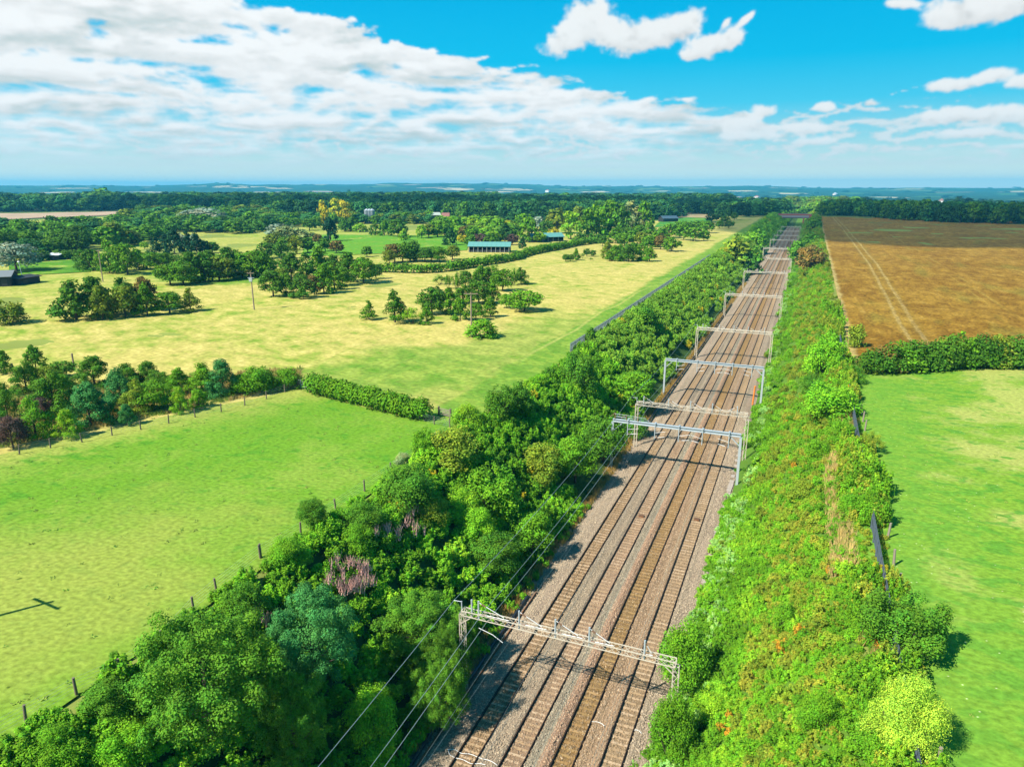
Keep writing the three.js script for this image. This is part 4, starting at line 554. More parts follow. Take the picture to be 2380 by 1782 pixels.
// ------------------------------------------------------------ banks of the cutting: single trees and bushes
function onBank(win, x, y, w, h, kind, colour, label, category = 'tree') { // x, y: the middle of the crown in the window
  const [px, py] = W2P(win, x, y), s = WIN[win][2], d = FWD.clone().addScaledVector(RIGHT, (px - CX) / F).addScaledVector(UPV, -(py - CY) / F), a = Math.asin(-d.y / d.length());
  let t = 10, p, W, H;
  for (; t < 900; t += 0.1) {
    p = EYE.clone().addScaledVector(d, t); W = w / s * t / F; const app = h / s * t / F; H = Math.max(0.7 * W, Math.sqrt(Math.max(0, app * app - (W * Math.sin(a)) ** 2)) / Math.cos(a));
    if (p.y - land(p.x, p.z) < 0.52 * H) break;
  }
  p.y = land(p.x, p.z); return plant(p, W * 1.12, H * 1.04, kind, colour, label, category, undefined, { gain: kind === 'great' ? 1.15 : 1.1 });
}
for (const a of [
  ['X1', 1500, 1040, 1050, 1080, 'great', 'dark', 'largest leafy tree at the bottom left of the railway bank'],
  ['X2', 400, 720, 640, 780, 'great', 'teal', 'blue-green sycamore-like tree below the pink flowers, right of the largest tree'],
  ['X2', 1210, 640, 640, 540, 'great', 'dark', 'broad dark tree just left of the nearest gantry end'],
  ['X2', 1330, 1110, 430, 560, 'great', 'dark', 'dark tree overhanging the cable pipe below the nearest gantry'],
  ['X2', 250, 1330, 500, 720, 'great', 'dark', 'grey-green tree at the bottom edge right of the largest tree'],
  ['X2', 820, 1290, 420, 520, 'bush', 'bright', 'bright yellowish bushes under the wires at the bottom of the left bank'],
  ['X2', 1470, 700, 300, 420, 'great', 'dark', 'dark tree whose crown hides the left foot of the nearest gantry'],
  ['X1', 1800, 450, 360, 330, 'bush', 'dark', 'dark dome-shaped bush on the pasture fence above the largest tree'],
  ['X1', 760, 1160, 380, 310, 'bush', 'dark', 'dark bush at the left foot of the largest tree'],
  ['X1', 880, 1480, 430, 380, 'bush', 'bright', 'bright yellow-green bush at the bottom left edge'],
  ['X1', 420, 1480, 420, 330, 'bush', 'mid', 'green bramble bush at the bottom left corner beside the pasture'],
  ['X1', 838, 880, 110, 160, 'bush', 'dark', 'small thorn bush standing alone on the pasture edge near the bottom left'],
  ['Y2', 1080, 1020, 480, 340, 'bush', 'dark', 'dark spreading bush on the pasture edge near the left bank middle'],
  ['Y2', 770, 1240, 320, 230, 'bush', 'dark', 'low dark bush right of the small thorn tree'],
  ['Y2', 1430, 740, 420, 290, 'bush', 'olive', 'brown-tinged bush below the small gate at the pasture corner'],
  ['Y2', 1700, 1050, 420, 420, 'bush', 'mid', 'green bush mass in the middle of the left bank'],
  ['Y2', 1470, 1150, 280, 260, 'bush', 'lime', 'yellow-green bush in the middle of the left bank'],
  ['Y2', 1600, 1330, 320, 320, 'bush', 'bright', 'bright bush with pale leaves low on the left bank'],
  ['Y2', 1730, 1520, 420, 320, 'round', 'dark', 'dark rounded tree above the nearest gantry on the left bank'],
  ['Y2', 2010, 1400, 320, 330, 'round', 'mid', 'green tree leaning over the left cess above the nearest gantry'],
  ['Y2', 210, 1520, 320, 240, 'bush', 'mid', 'green thorn bush on the pasture fence left of the small thorn tree'],
  ['Y2', 1250, 1180, 300, 260, 'bush', 'olive', 'olive bush below the dark spreading bush'],
  ['Y2', 700, 1400, 280, 200, 'bush', 'mid', 'mid-green bush left of the pink flowers'],
  ['Y2', 2080, 850, 330, 300, 'bush', 'olive', 'olive bush high on the left bank beside the switchgear gantry'],
  ['Y3', 150, 490, 260, 300, 'bush', 'dark', 'dark bush on the left bank level with the grey portal'],
  ['Y3', 560, 640, 330, 260, 'round', 'mid', 'green tree below the left post of the grey portal'],
  ['Y3', 330, 1010, 330, 330, 'round', 'dark', 'dark tree hiding the left post of the switchgear gantry'],
  ['Y3', 560, 900, 200, 200, 'bush', 'dark', 'dark bush right behind the switchgear gantry post'],
  ['Y3', 120, 1160, 300, 330, 'round', 'mid', 'green tree below the switchgear gantry on the left bank'],
  ['Y3', 230, 245, 90, 110, 'oval', 'dark', 'small dark tree against the left palisade fence'],
  ['Z3', 1100, 1200, 220, 180, 'bush', 'dark', 'dark bush beside the palisade fence up the left bank'],
  ['Z3', 1900, 640, 290, 250, 'bush', 'olive', 'large olive tree clump at the top of the left bank'],
  ['Z3', 2000, 740, 260, 230, 'bush', 'dark', 'large dark tree clump low on the far left bank'],
  ['Z3', 2060, 560, 180, 160, 'bush', 'mid', 'green tree clump at the far end of the left bank'],
]) onBank(...a, a[7].includes('bush') ? 'bush' : 'tree');
for (const a of [
  ['X4', 1930, 1230, 540, 640, 'bush', 'dome', 'large yellow-green dome-shaped bush at the bottom right'],
  ['X4', 300, 830, 420, 520, 'bush', 'mid', 'dark green bush around the right post of the nearest gantry'],
  ['X4', 1900, 600, 600, 430, 'mound', 'dark', 'ivy-covered dark mound on the right pasture edge above the dome-shaped bush'],
  ['X4', 1030, 530, 200, 220, 'bush', 'mid', 'dark green bush in the middle of the right bank'],
  ['X4', 1300, 1240, 330, 330, 'bush', 'mid', 'dark green bush left of the yellow-green dome-shaped bush'],
  ['X4', 520, 1150, 320, 240, 'bush', 'lime', 'pale creeper-covered hump on the lower right bank'],
  ['X4', 1650, 1500, 300, 250, 'bush', 'mid', 'green bramble below the yellow-green dome-shaped bush'],
  ['X4', 1740, 230, 150, 140, 'spray', 'gold', 'straw-coloured shrub on the right palisade fence'],
  ['Y4', 570, 450, 480, 340, 'bush', 'bright', 'bright green rounded bush beside the upper right pasture corner'],
  ['Y4', 540, 70, 360, 360, 'bush', 'bright', 'tall bright bush left of the hedge end'],
  ['Y4', 440, 900, 240, 200, 'bush', 'mid', 'dark green bush in the upper part of the right bank'],
  ['Y4', 820, 1370, 360, 280, 'bush', 'mid', 'dark green bush growing through the right palisade fence'],
  ['Y4', 890, 830, 180, 180, 'spray', 'olive', 'tan dead-looking shrub on the right pasture edge'],
  ['Y4', 660, 740, 260, 170, 'bush', 'mid', 'green bush left of the right palisade fence'],
  ['Y4', 400, 320, 190, 190, 'bush', 'dark', 'dark green bush below the tall bright bush'],
  ['Y4', 780, 250, 180, 160, 'bush', 'dark', 'dark bush at the left end of the right hedge'],
  ['Y4', 320, 1240, 260, 200, 'bush', 'olive', 'olive bush low in the middle of the right bank'],
  ['Z4', 390, 740, 240, 230, 'round', 'brown', 'brown-leaved tree on the far right bank beside the brown field'],
  ['Z4', 270, 700, 170, 210, 'round', 'dark', 'dark tree left of the brown-leaved tree'],
  ['Z4', 780, 1390, 180, 200, 'bush', 'olive', 'olive bush at the near corner of the brown field'],
  ['Z4', 420, 420, 130, 130, 'bush', 'dark', 'dark tree clump beside the brick bridge'],
  ['Z4', 380, 560, 150, 120, 'bush', 'mid', 'green bush clump at the far end of the right bank'],
]) onBank(...a, /tree/.test(a[7]) ? 'tree' : 'bush');

plant(V(-5.35, land(-5.35, -43.5), -43.5), 4.0, 6.0, 'bush', 'mid', 'leafy green bush swallowing the right foot of the nearest gantry', 'bush', undefined, { gain: 0.9 });
plant(V(-23.2, land(-23.2, -42.2), -42.2), 4.8, 7.6, 'great', 'dark', 'narrow dark tree standing before the left foot of the nearest gantry', 'tree', undefined, { gain: 0.85 });
// ------------------------------------------------------------ scrub that covers the banks, one mass on each side
const WHITE_LEAF = leafStuff([0.95, 0.95, 0.95]);
const GANTRYZ = [97.6, 107.7, 139.4, 175.4, 238, 308, 371, 436, 511];
function scrub(name, label, side, seed) {
  const r = rng(seed), sets = [[], [], [], [], []], cols = [[], [], [], [], []], m = new THREE.Matrix4(), q = new THREE.Quaternion(), Y = V(0, 1, 0);
  const [x0, x1] = side < 0 ? [-39.5, -23.2] : [-7.9, 9.0];
  for (let z = 6; z > -1100;) {
    const d = -z, near = d < 125, step = near ? (side < 0 ? 1.0 : d < 80 ? 0.6 : 0.72) : d < 300 ? 1.5 : 2.4; z -= step;
    for (let x = x0; x < x1; x += step) {
      const px = x + (r() - 0.5) * step * 1.5, pz = z + (r() - 0.5) * step * 1.5, e = Math.min(px - x0, x1 - px);
      if (px < x0 - 0.3 || px > x1 + 0.2 || (side < 0 && d < 122 && px < -38.4)) continue;
      const a = fbm(px / 7 + seed, pz / 9, 3), b = noise(px / 3 + 9, pz / 3.5 + seed);
      const bare = noise(px / 4 + 31, pz / 6 + seed * 2);
      if (side < 0 && px > -25.0 && d > 108 && d < 560 && (px > -24.4 || bare > -0.2)) continue;                    // dry verge above the trough
      if (side > 0 && (r() < 0.03 || (px < -6.7 && d > 43) || (px > 4.4 && px < 6.2 && d > 60 && d < 86 && r() < 0.55))) continue;
      if (GANTRYZ.some((g) => d > g - (side < 0 ? 15 : 5) && d < g + 4) && d > 80 && (side < 0 ? px > -27.5 : px < -4.2)) continue;     // kept clear round the feet of the gantries
      let open = false; let s = (side < 0 ? 1.45 + 1.0 * r() * r() + 0.7 * Math.max(0, a) : 0.85 + 1.0 * r() * r() + 0.9 * Math.max(0, a + b * 0.4)) * (near ? 1 : d < 300 ? 1.25 : 1.8);
      s *= lerp(0.6, 1, sstep(0, 2.0, side > 0 && px > 0 ? 2 : e)); open = [[108, 88], [67, 56], [47.8, 44.5], [40, 36], [150, 140]].some(([q, w]) => d < q && d > w); if (side > 0 && px > 6.0 && d < 200) s *= open ? (px > 7.6 ? 0.5 : 0.8) : d < 56 ? 1.1 : 1.4; let hh = s * (side < 0 ? 0.62 + 0.34 * r() : px > 6 && d < 200 ? (open ? 0.4 : 1.25) + 0.35 * r() : 0.45 + 0.45 * r());
      if (side < 0 && d > 560 || side > 0 && d > 640) { s *= 1.4; hh *= 1.7; }
      let c;
      if (side < 0) { const k = a + b * 0.5 + (r() - 0.5) * 0.3; c = k < -0.45 ? LEAF.dark : k < 0.12 ? LEAF.mid : k < 0.42 ? LEAF.bright : LEAF.lime; if (d > 130 && d < 480) c = mix3(c, [0.15, 0.24, 0.03], 0.45); if (r() < 0.012) c = LEAF.gold; }
      else { const k = a + b * 0.5 + (r() - 0.5) * 0.35 + (px < -2 ? -0.1 : 0.12); c = k < -0.25 ? LEAF.mid : k < 0.16 ? LEAF.bright : k < 0.32 ? LEAF.lime : LEAF.olive; if (px > -1 && r() < 0.38) c = mix3(mix3(LEAF.olive, LEAF.lime, 0.35), [0.28, 0.24, 0.03], r() * 0.6); if (px > 1 && (a > 0.25 || (px > 5 && d < 56)) && r() < 0.6) c = LEAF.mid; if (b > 0.3 && px > -3 && r() < (d < 62 ? 0.2 : 0.01)) { c = [0.36, 0.2, 0.018]; s *= 0.6; hh *= 0.9; } if (px < -3.5 && r() < 0.25) c = [0.20, 0.36, 0.08]; }
      const v = side < 0 ? 0.95 + r() * 0.4 : 0.86 + r() * 0.26; const i = Math.floor(r() * 5); q.setFromAxisAngle(Y, r() * 6.28);
      sets[i].push(m.compose(V(px, land(px, pz) - 0.12 * hh, pz), q, V(s, hh, s)).clone()); cols[i].push(new THREE.Color(c[0] * v, c[1] * v, c[2] * v));
    }
  }
  const kinds = side < 0 ? ['mound', 'bush', 'mound', 'mound', 'mound'] : ['mound', 'mound', 'spray', 'bush', 'mound'];
  sets.forEach((s, i) => stuff(name, label, 'undergrowth', crown(kinds[i], 'scrub', i % 3), WHITE_LEAF, s, cols[i]));
}
scrub('bank_scrub', 'dense green scrub covering the left bank of the railway cutting', -1, 3);
scrub('bank_undergrowth', 'light green undergrowth with orange patches covering the right bank of the cutting', 1, 5);
{ // pink willowherb on the left bank, dry grass by the trough
  const blade = (n, seed, wdt) => { const r = rng(seed), l = []; for (let i = 0; i < n; i++) { const a = r() * 6.28, e = r() * 0.35, g = new THREE.ConeGeometry(wdt * (0.6 + r() * 0.8), 1, 4); g.translate(0, 0.5, 0); g.rotateX((r() - 0.5) * 0.7); g.rotateY(a); g.translate(Math.cos(a) * e, 0, Math.sin(a) * e); l.push(g); } return merge(l); };
  const r = rng(91), sp = [], gr = [], gc = [], q = new THREE.Quaternion(), Y = V(0, 1, 0), tuft = blade(14, 5, 0.035), spike = blade(5, 8, 0.035);
  for (const [win, cx, cy, rx, ry, n] of [['X2', 680, 370, 160, 100, 130], ['Y2', 1150, 1380, 90, 90, 50], ['Y2', 960, 1480, 80, 50, 30], ['X1', 1930, 700, 70, 30, 20]]) for (let i = 0; i < n; i++) { const a = r() * 6.28, k = Math.sqrt(r()), p = at(...W2P(win, cx + Math.cos(a) * k * rx * 1.25, cy + Math.sin(a) * k * ry * 1.25)); if (noise(p.x / 0.9, p.z / 0.9) < -0.02) continue; q.setFromAxisAngle(Y, r() * 6.28); sp.push(new THREE.Matrix4().compose(V(p.x, p.y + 0.9 + r() * 0.7, p.z), q, V(1.3, 0.7 + r() * 0.5, 1.3))); }
  stuff('pink_flowers', 'patches of pink flower spikes standing in the scrub of the left bank', 'flowers', spike, mat(0.62, 0.36, 0.30), sp);
  for (let z = -20; z > -330; z -= 0.35) for (let k = 0; k < 2; k++) { const x = -24.3 + r() * 1.3; q.setFromAxisAngle(Y, r() * 6.28); gr.push(new THREE.Matrix4().compose(V(x, land(x, z) - 0.02, z + r()), q, V(0.9, 0.35 + r() * 0.45, 0.9))); const v = 0.7 + r() * 0.5; gc.push(new THREE.Color(0.42 * v, 0.27 * v, 0.06 * v)); }
  for (let z = -28; z > -150; z -= (z < -58 && z > -88 ? 0.12 : 0.3)) { const wide = z < -58 && z > -88, x = wide ? 4.6 + r() * 1.8 : 6.2 + r() * 2.4; if (!wide && noise(2, z / 9) < -0.1) continue; q.setFromAxisAngle(Y, r() * 6.28); gr.push(new THREE.Matrix4().compose(V(x, land(x, z), z), q, V(1, 0.5 + r() * 0.6, 1))); const v = 0.7 + r() * 0.5; gc.push(wide ? new THREE.Color(0.62 * v, 0.47 * v, 0.16 * v) : new THREE.Color(0.42 * v, 0.30 * v, 0.09 * v)); }
  // plantation floor: long dry grass between the young trees
  for (let i = 0; i < 3000; i++) { const u = r(), k = r(), px = lerp(-60, 700, u), py = lerp(1062, 905, u) - 8 - k * 150 * (1 - 0.72 * u); const p = at(px, py); q.setFromAxisAngle(Y, r() * 6.28); const s = 0.3 + r() * 0.4; gr.push(new THREE.Matrix4().compose(V(p.x, p.y, p.z), q, V(1.2, s, 1.2))); const v = 0.8 + r() * 0.4, g = noise(p.x / 5, p.z / 5) > 0.1; gc.push(g ? new THREE.Color(0.2 * v, 0.29 * v, 0.04 * v) : new THREE.Color(0.5 * v, 0.38 * v, 0.12 * v)); }
  stuff('dry_grass', 'tufts of long dry grass along the tracks, the plantation floor and the right fence', 'grass', tuft, mat(1, 1, 1, 0.9), gr, gc);
  // short tussocks give the near pastures and the meadow their grain
  const tus = blade(9, 15, 0.07), gm = [], gk = [];
  for (let i = 0; i < 1500; i++) { const right = r() < 0.3, x = right ? 8.5 + r() * 75 : -38.8 - r() * 75, z = right ? 10 - r() * 140 : 20 - r() * 97; const inP = true; const n = noise(x / 3, z / 2.4); if (n < -0.05 && r() < 0.75) continue; const h = (inP || right ? 0.10 : 0.28) * (0.6 + r() * 0.9); q.setFromAxisAngle(Y, r() * 6.28); gm.push(new THREE.Matrix4().compose(V(x, land(x, z) + 0.03, z), q, V(0.5 + r() * 0.5, h, 0.5 + r() * 0.5))); const v = 0.8 + r() * 0.4, c = inP || right ? (n > 0.2 ? [0.12, 0.25, 0.02] : [0.21, 0.28, 0.035]) : r() < 0.7 ? [0.43, 0.34, 0.08] : [0.22, 0.31, 0.04]; gk.push(new THREE.Color(c[0] * v, c[1] * v, c[2] * v)); }
  stuff('grass_tussocks', 'short grass tussocks all over the two near pastures', 'grass', tus, mat(1, 1, 1, 0.95), gm, gk);
}

// ------------------------------------------------------------ hedges
function hedge(label, pts, w, h, n, leaf, colour, seed, vary = 0.25) {
  const r = rng(seed), P = pts.map(([a, x, y]) => (a === 'P' ? at(x, y) : at(...W2P(a, x, y)))), o = P[0].clone(), cl = [], st = [];
  for (let i = 1; i < P.length; i++) { const len = P[i].distanceTo(P[i - 1]), m = Math.max(2, Math.round(len / (w * 0.3))); for (let j = 0; j < m; j++) { const p = P[i - 1].clone().lerp(P[i], (j + r() * 0.6) / m); p.y = land(p.x, p.z); const hh = h * (1 + (r() - 0.5) * 2 * vary), s = 0.5 + r() * 0.25; cl.push([p.x - o.x + (r() - 0.5) * w * 0.35, p.y - o.y + hh * 0.52, p.z - o.z + (r() - 0.5) * w * 0.35, w * s, hh * 0.52, w * s]); if (j % 2 === 0) st.push(tube(V(p.x - o.x, p.y - o.y - 0.1, p.z - o.z), V(p.x - o.x + (r() - 0.5), p.y - o.y + hh * 0.6, p.z - o.z + (r() - 0.5)), 0.06, 0.03, 5)); } }
  const t = thing('hedge', label, 'hedge', [o.x, o.y, o.z]); part('foliage', foliage(cl, n, leaf, seed), leafOf(colour, 0.75), t); part('stems', st, BARK, t).userData.kind = 'stuff'; return t;
}
hedge('dense clipped hedge between the left pasture and the dry meadow', [['Y2', 385, 348], ['Y2', 600, 400], ['Y2', 830, 462], ['Y2', 1060, 520], ['Y2', 1240, 560]], 2.2, 2.6, 14000, 0.26, 'mid', 61, 0.14);
hedge('long dark hedge running across the meadow towards the tall stand', [['Z2', 1000, 852], ['Z2', 1200, 860], ['Z2', 1450, 862], ['Z2', 1700, 836], ['Z2', 1960, 790], ['Z2', 2208, 748], ['Z3', 100, 712], ['Z3', 370, 660], ['Z3', 560, 622], ['Z3', 720, 600]], 3.2, 3.0, 12000, 0.62, 'mid', 62, 0.25);
hedge('dark hedge along the back of the left meadow beside the pale shelter', [['Z1', 470, 742], ['Z1', 560, 745], ['Z1', 660, 742]], 3, 3.2, 2200, 0.6, 'dark', 63);
hedge('low dark hedge crossing behind the block of trees by the pole', [['Z1', 1350, 785], ['Z1', 1480, 778], ['Z2', 0, 800], ['Z2', 120, 810], ['Z2', 300, 800]], 3, 3, 3000, 0.55, 'dark', 64);
hedge('tall mixed hedge between the brown field and the right pasture', [['Y4', 850, 250], ['Y4', 1100, 238], ['Y4', 1400, 222], ['Y4', 1700, 205], ['Y4', 2208, 205], ['Y4', 2700, 200]], 3.2, 3.7, 28000, 0.27, 'dark', 65, 0.55);
grove('Y4', [[900, 255, 190, 190, 'bush', 'olive'], [1060, 252, 240, 210, 'bush', 'brown'], [1240, 240, 290, 250, 'bush', 'mid'], [1430, 232, 220, 200, 'bush', 'dark'], [1560, 222, 240, 250, 'bush', 'olive'], [1700, 212, 240, 300, 'bush', 'bright'], [1860, 212, 250, 230, 'bush', 'mid'], [2010, 208, 230, 270, 'bush', 'olive'], [2150, 205, 240, 250, 'bush', 'dark'], [1190, 150, 90, 80, 'spray', 'gold']], 'in the hedge below the brown field', 'bush');

// ------------------------------------------------------------ woods
function wood(poly, spacing, h0, h1, kinds, colours, seed, front, names) { // poly: pixels of the photograph on the ground; the nearest trees are things
  const r = rng(seed), P = poly.map(([x, y]) => at(x, y)), xs = P.map((p) => p.x), zs = P.map((p) => p.z), list = [];
  const inside = (x, z) => { let c = false; for (let i = 0, j = P.length - 1; i < P.length; j = i++) if ((P[i].z > z) !== (P[j].z > z) && x < (P[j].x - P[i].x) * (z - P[i].z) / (P[j].z - P[i].z) + P[i].x) c = !c; return c; };
  for (let x = Math.min(...xs); x < Math.max(...xs); x += spacing) for (let z = Math.min(...zs); z < Math.max(...zs); z += spacing) { const px = x + (r() - 0.5) * spacing, pz = z + (r() - 0.5) * spacing; if (inside(px, pz)) list.push([px, pz, Math.hypot(px, pz)]); }
  list.sort((a, b) => a[2] - b[2]);
  const lead = [], sets = {}, tall = (x, z) => lerp(h0, h1, clamp(0.5 + noise(x / 45, z / 45) * 0.7 + (r() - 0.5) * 0.5, 0, 1));
  list.forEach(([x, z, d], i) => {
    const k = kinds[Math.floor(r() * kinds.length)], h = tall(x, z), w = spacing * (1.1 + r() * 0.55) * (k === 'poplar' || k === 'cone' ? 0.8 : 1), ci = clamp(Math.floor((0.5 + noise(x / 30 + seed, z / 30) * 0.7 + (r() - 0.5) * 0.6) * colours.length), 0, colours.length - 1), c = colours[ci], p = V(x, land(x, z), z);
    if (i < front) { lead.push([plant(p, w, h, k, c, names[0], 'tree', names[1], { lod: d < 500 ? 'mid' : 'far', gain: 0.6 }), c, k]); return; }
    const s = sets[k] ??= [[], []], v = 0.55 + r() * 0.5; s[0].push(new THREE.Matrix4().compose(p, new THREE.Quaternion().setFromAxisAngle(V(0, 1, 0), r() * 6.28), V(w, h, w))); s[1].push(new THREE.Color(LEAF[c][0] * v, LEAF[c][1] * v, LEAF[c][2] * v));
  });
  const side = (o) => o.position.clone().sub(EYE).dot(RIGHT) / depth(o.position); lead.sort((a, b) => side(a[0]) - side(b[0])).forEach(([o, c, k], i) => { o.userData = { label: `${LOOK[c]} ${FORM[k]} tree, ${ORD[i] ?? 'last'} ${names[0]}`, category: 'tree' }; });
  for (const k of Object.keys(sets)) stuff('wood', names[2], 'wood', crown(k, d0(list[0][2]), 1), WHITE_LEAF, sets[k][0], sets[k][1]);
}
const d0 = (d) => (d < 1300 ? 'far' : 'dot');
wood([[-160, 612], [60, 600], [200, 588], [300, 573], [420, 540], [560, 545], [640, 532], [640, 512], [480, 518], [250, 532], [90, 545], [-160, 548]], 11.5, 5, 13, ['round', 'round', 'bush', 'bush'], ['dark', 'teal', 'dark', 'mid', 'mid', 'olive'], 201, 20, ['along the front of the ragged left wood', 'trees of the ragged left wood', 'ragged dark wood at the far left behind the front trees']);
wood([[285, 523], [480, 519], [640, 511], [640, 503], [480, 503], [330, 502]], 13, 8, 15, ['round', 'bush', 'round'], ['dark', 'dark', 'teal', 'mid', 'olive', 'mid'], 202, 0, ['', '', 'second belt of dark wood at the far left']);
wood([[-160, 494], [300, 490], [640, 500], [760, 492], [1150, 480], [1150, 466], [600, 464], [-160, 464]], 21, 13, 22, ['round', 'round', 'oval'], ['deep', 'blue', 'teal', 'dark', 'dark', 'mid'], 203, 0, ['', '', 'dark wood on the skyline at the left']);
wood([[640, 512], [800, 512], [1000, 512], [1180, 520], [1330, 520], [1530, 512], [1560, 500], [1500, 484], [900, 488], [640, 496]], 13, 14, 20, ['oval', 'round', 'poplar', 'round'], ['blue', 'deep', 'deep', 'teal', 'dark', 'dark'], 204, 14, ['before the dark wood behind the farm', 'front trees of the dark wood behind the farm', 'tall dark wood behind the farm']);
wood([[900, 488], [1500, 484], [1700, 478], [1700, 468], [900, 468]], 22, 13, 20, ['round', 'oval'], ['blue', 'deep', 'teal', 'dark'], 205, 0, ['', '', 'dark wood on the skyline in the middle']);
wood([[1480, 505], [1560, 512], [1600, 497], [1700, 500], [1752, 504], [1800, 500], [1836, 494], [1815, 480], [1480, 482]], 13, 10, 16, ['round', 'oval'], ['deep', 'blue', 'teal', 'dark'], 206, 12, ['before the wood left of the bridge', 'front trees of the wood left of the bridge', 'dark wood left of the brick bridge']);
wood([[1908, 502], [1960, 502], [2020, 505], [2100, 512], [2180, 516], [2280, 519], [2460, 522], [2460, 508], [2180, 503], [1990, 496], [1905, 494]], 11.5, 14, 19, ['round', 'oval', 'bush'], ['deep', 'dark', 'deep', 'teal', 'dark', 'mid'], 207, 18, ['at the brown field\'s far edge', 'front trees of the belt behind the brown field', 'dark tree belt behind the brown field']);
wood([[1830, 478], [1900, 486], [1900, 476], [1990, 470], [1830, 466]], 20, 8, 13, ['round', 'bush'], ['lime', 'olive', 'bright', 'mid'], 208, 0, ['', '', 'sunlit scrubby trees on the cutting beyond the brick bridge']);
wood([[1000, 545], [1190, 560], [1200, 535], [1150, 520], [1010, 520]], 9, 5, 9, ['round', 'oval'], ['mid', 'bright', 'lime', 'olive', 'dark'], 209, 0, ['leafy garden tree behind the long green-roofed shed', 'garden trees behind the long shed', 'garden trees behind the sheds']);
wood([[640, 530], [820, 520], [1000, 522], [1010, 512], [640, 512]], 10, 6, 11, ['round', 'oval'], ['dark', 'mid', 'teal', 'olive'], 210, 0, ['bushy tree along the back of the green paddock', 'trees behind the green paddock', 'trees behind the green paddock']);
{ // hedgerow trees and copses of the distant plain, houses among them
  const r = rng(222), s = [[], []], c = [[], []];
  for (let i = 0; i < 1500; i++) { const az = -42 + r() * 84, R = 1500 * Math.pow(6, Math.pow(r(), 0.8)), p = farLand(R, az), k = noise(p[0] / 260 + 5, p[2] / 260) + 0.35 * noise(p[0] / 70, p[2] / 70); if (k < 0.12) continue; const w = (12 + r() * 14) * (1 + R / 7000), j = i & 1, v = 0.35 + r() * 0.3, q = r() < 0.8 ? LEAF.deep : LEAF.dark; s[j].push(new THREE.Matrix4().compose(V(p[0], p[1] - 1, p[2]), new THREE.Quaternion().setFromAxisAngle(V(0, 1, 0), r() * 6.28), V(w * 1.5, 8 + r() * 7, w * 1.5))); c[j].push(new THREE.Color(q[0] * v, q[1] * v, q[2] * v)); }
  s.forEach((l, j) => stuff('distant_woods', 'small blue-hazed woods and hedgerows of the distant plain', 'wood', crown(j ? 'round' : 'bush', 'dot', j), WHITE_LEAF, l, c[j]));
  const white = [mat(0.72, 0.7, 0.66), mat(0.6, 0.5, 0.42)], roof = [mat(0.3, 0.12, 0.08), mat(0.5, 0.5, 0.52)];
  let proto = null;
  for (let i = 0; i < 24; i++) { const az = -34 + r() * 68, R = 1900 + r() * r() * 4500, p = farLand(R, az), sc = 0.5 + r() * 0.8 + R / 5000; let t; if (!proto) { t = proto = thing('distant_house', 'tiny pale house on the hazy distant plain', 'house', [0, 0, 0], 0, 'houses of the distant plain'); part('wall', bx(14, 6, 9, 0, 3, 0), white[0], t); const g = new THREE.CylinderGeometry(0.1, 6.6, 4, 4, 1); g.rotateY(Math.PI / 4); g.scale(1.6, 1, 1); g.translate(0, 8, 0); part('roof', g, roof[0], t); } else { t = proto.clone(); t.name = numbered('distant_house'); scene.add(t); if (i % 2) { t.children[0].material = white[1]; t.children[1].material = roof[1]; } } t.position.set(p[0], p[1] - 0.5, p[2]); t.rotation.y = r() * 3; t.scale.setScalar(sc); }
}

// ============================================================ fences, gates, poles, buildings
function wireFence(label, posts, h, w = 0.13, nw = 4, m = M.post) {
  const P = posts.map(([a, x, y]) => (a === 'P' ? at(x, y) : at(...W2P(a, x, y)))), t = thing('wire_fence', label, 'fence'), g = new THREE.CylinderGeometry(w * 0.45, w * 0.55, h + 0.3, 7); g.translate(0, h / 2 - 0.15, 0); const r = rng(P.length), ws = [];
  P.forEach((p, i) => { const o = part('post', g, m, t); o.position.copy(p); o.rotation.set((r() - 0.5) * 0.12, r(), (r() - 0.5) * 0.12); if (i) for (let k = 0; k < nw; k++) { const a = P[i - 1].clone(), b = p.clone(); a.y += h * (0.25 + 0.7 * k / (nw - 1)); b.y += h * (0.25 + 0.7 * k / (nw - 1)); ws.push(tube(a, b, 0.006, 0.006, 3)); } });
  part('wires', ws, M.galv, t).userData.kind = 'stuff'; return t;
}
wireFence('post and wire fence along the young plantation above the left pasture', [['P', -70, 1076], ['Y1', 140, 808], ['Y1', 368, 762], ['Y1', 600, 720], ['Y1', 820, 670], ['Y1', 1030, 627], ['Y1', 1235, 582], ['Y1', 1428, 537], ['Y1', 1620, 496], ['Y1', 1793, 450], ['Y1', 1952, 402], ['Y1', 2088, 352], ['Y1', 2190, 325]], 1.25, 0.17, 5);
wireFence('post and wire fence between the left pasture and the railway bank', [['P', -90, 1764], ['X1', 190, 1340], ['X1', 560, 1130], ['X1', 882, 985], ['X1', 1190, 780], ['X1', 1420, 520], ['X1', 1588, 382], ['X1', 1912, 122], ['Y2', 15, 1572], ['Y2', 312, 1398], ['Y2', 570, 1222], ['Y2', 780, 1080], ['Y2', 975, 946], ['Y2', 1150, 820], ['Y2', 1300, 716], ['Y2', 1405, 612]], 1.3, 0.18, 5);
wireFence('post fence at the near foot of the clipped hedge', [['Y2', 378, 352], ['Y2', 612, 408], ['Y2', 850, 475], ['Y2', 1124, 545], ['Y2', 1290, 590], ['Y2', 1405, 612]], 1.2, 0.14, 4);
{ const p = at(...W2P('Y1', 537, 150)), t = thing('wooden_post', 'single dark wooden post standing in the dry meadow behind the plantation', 'post', [p.x, p.y, p.z]); part('shaft', bx(0.2, 2.0, 0.2, 0, 1, 0), M.post, t); part('cap', bx(0.23, 0.06, 0.23, 0, 2.03, 0), M.greypost, t); }
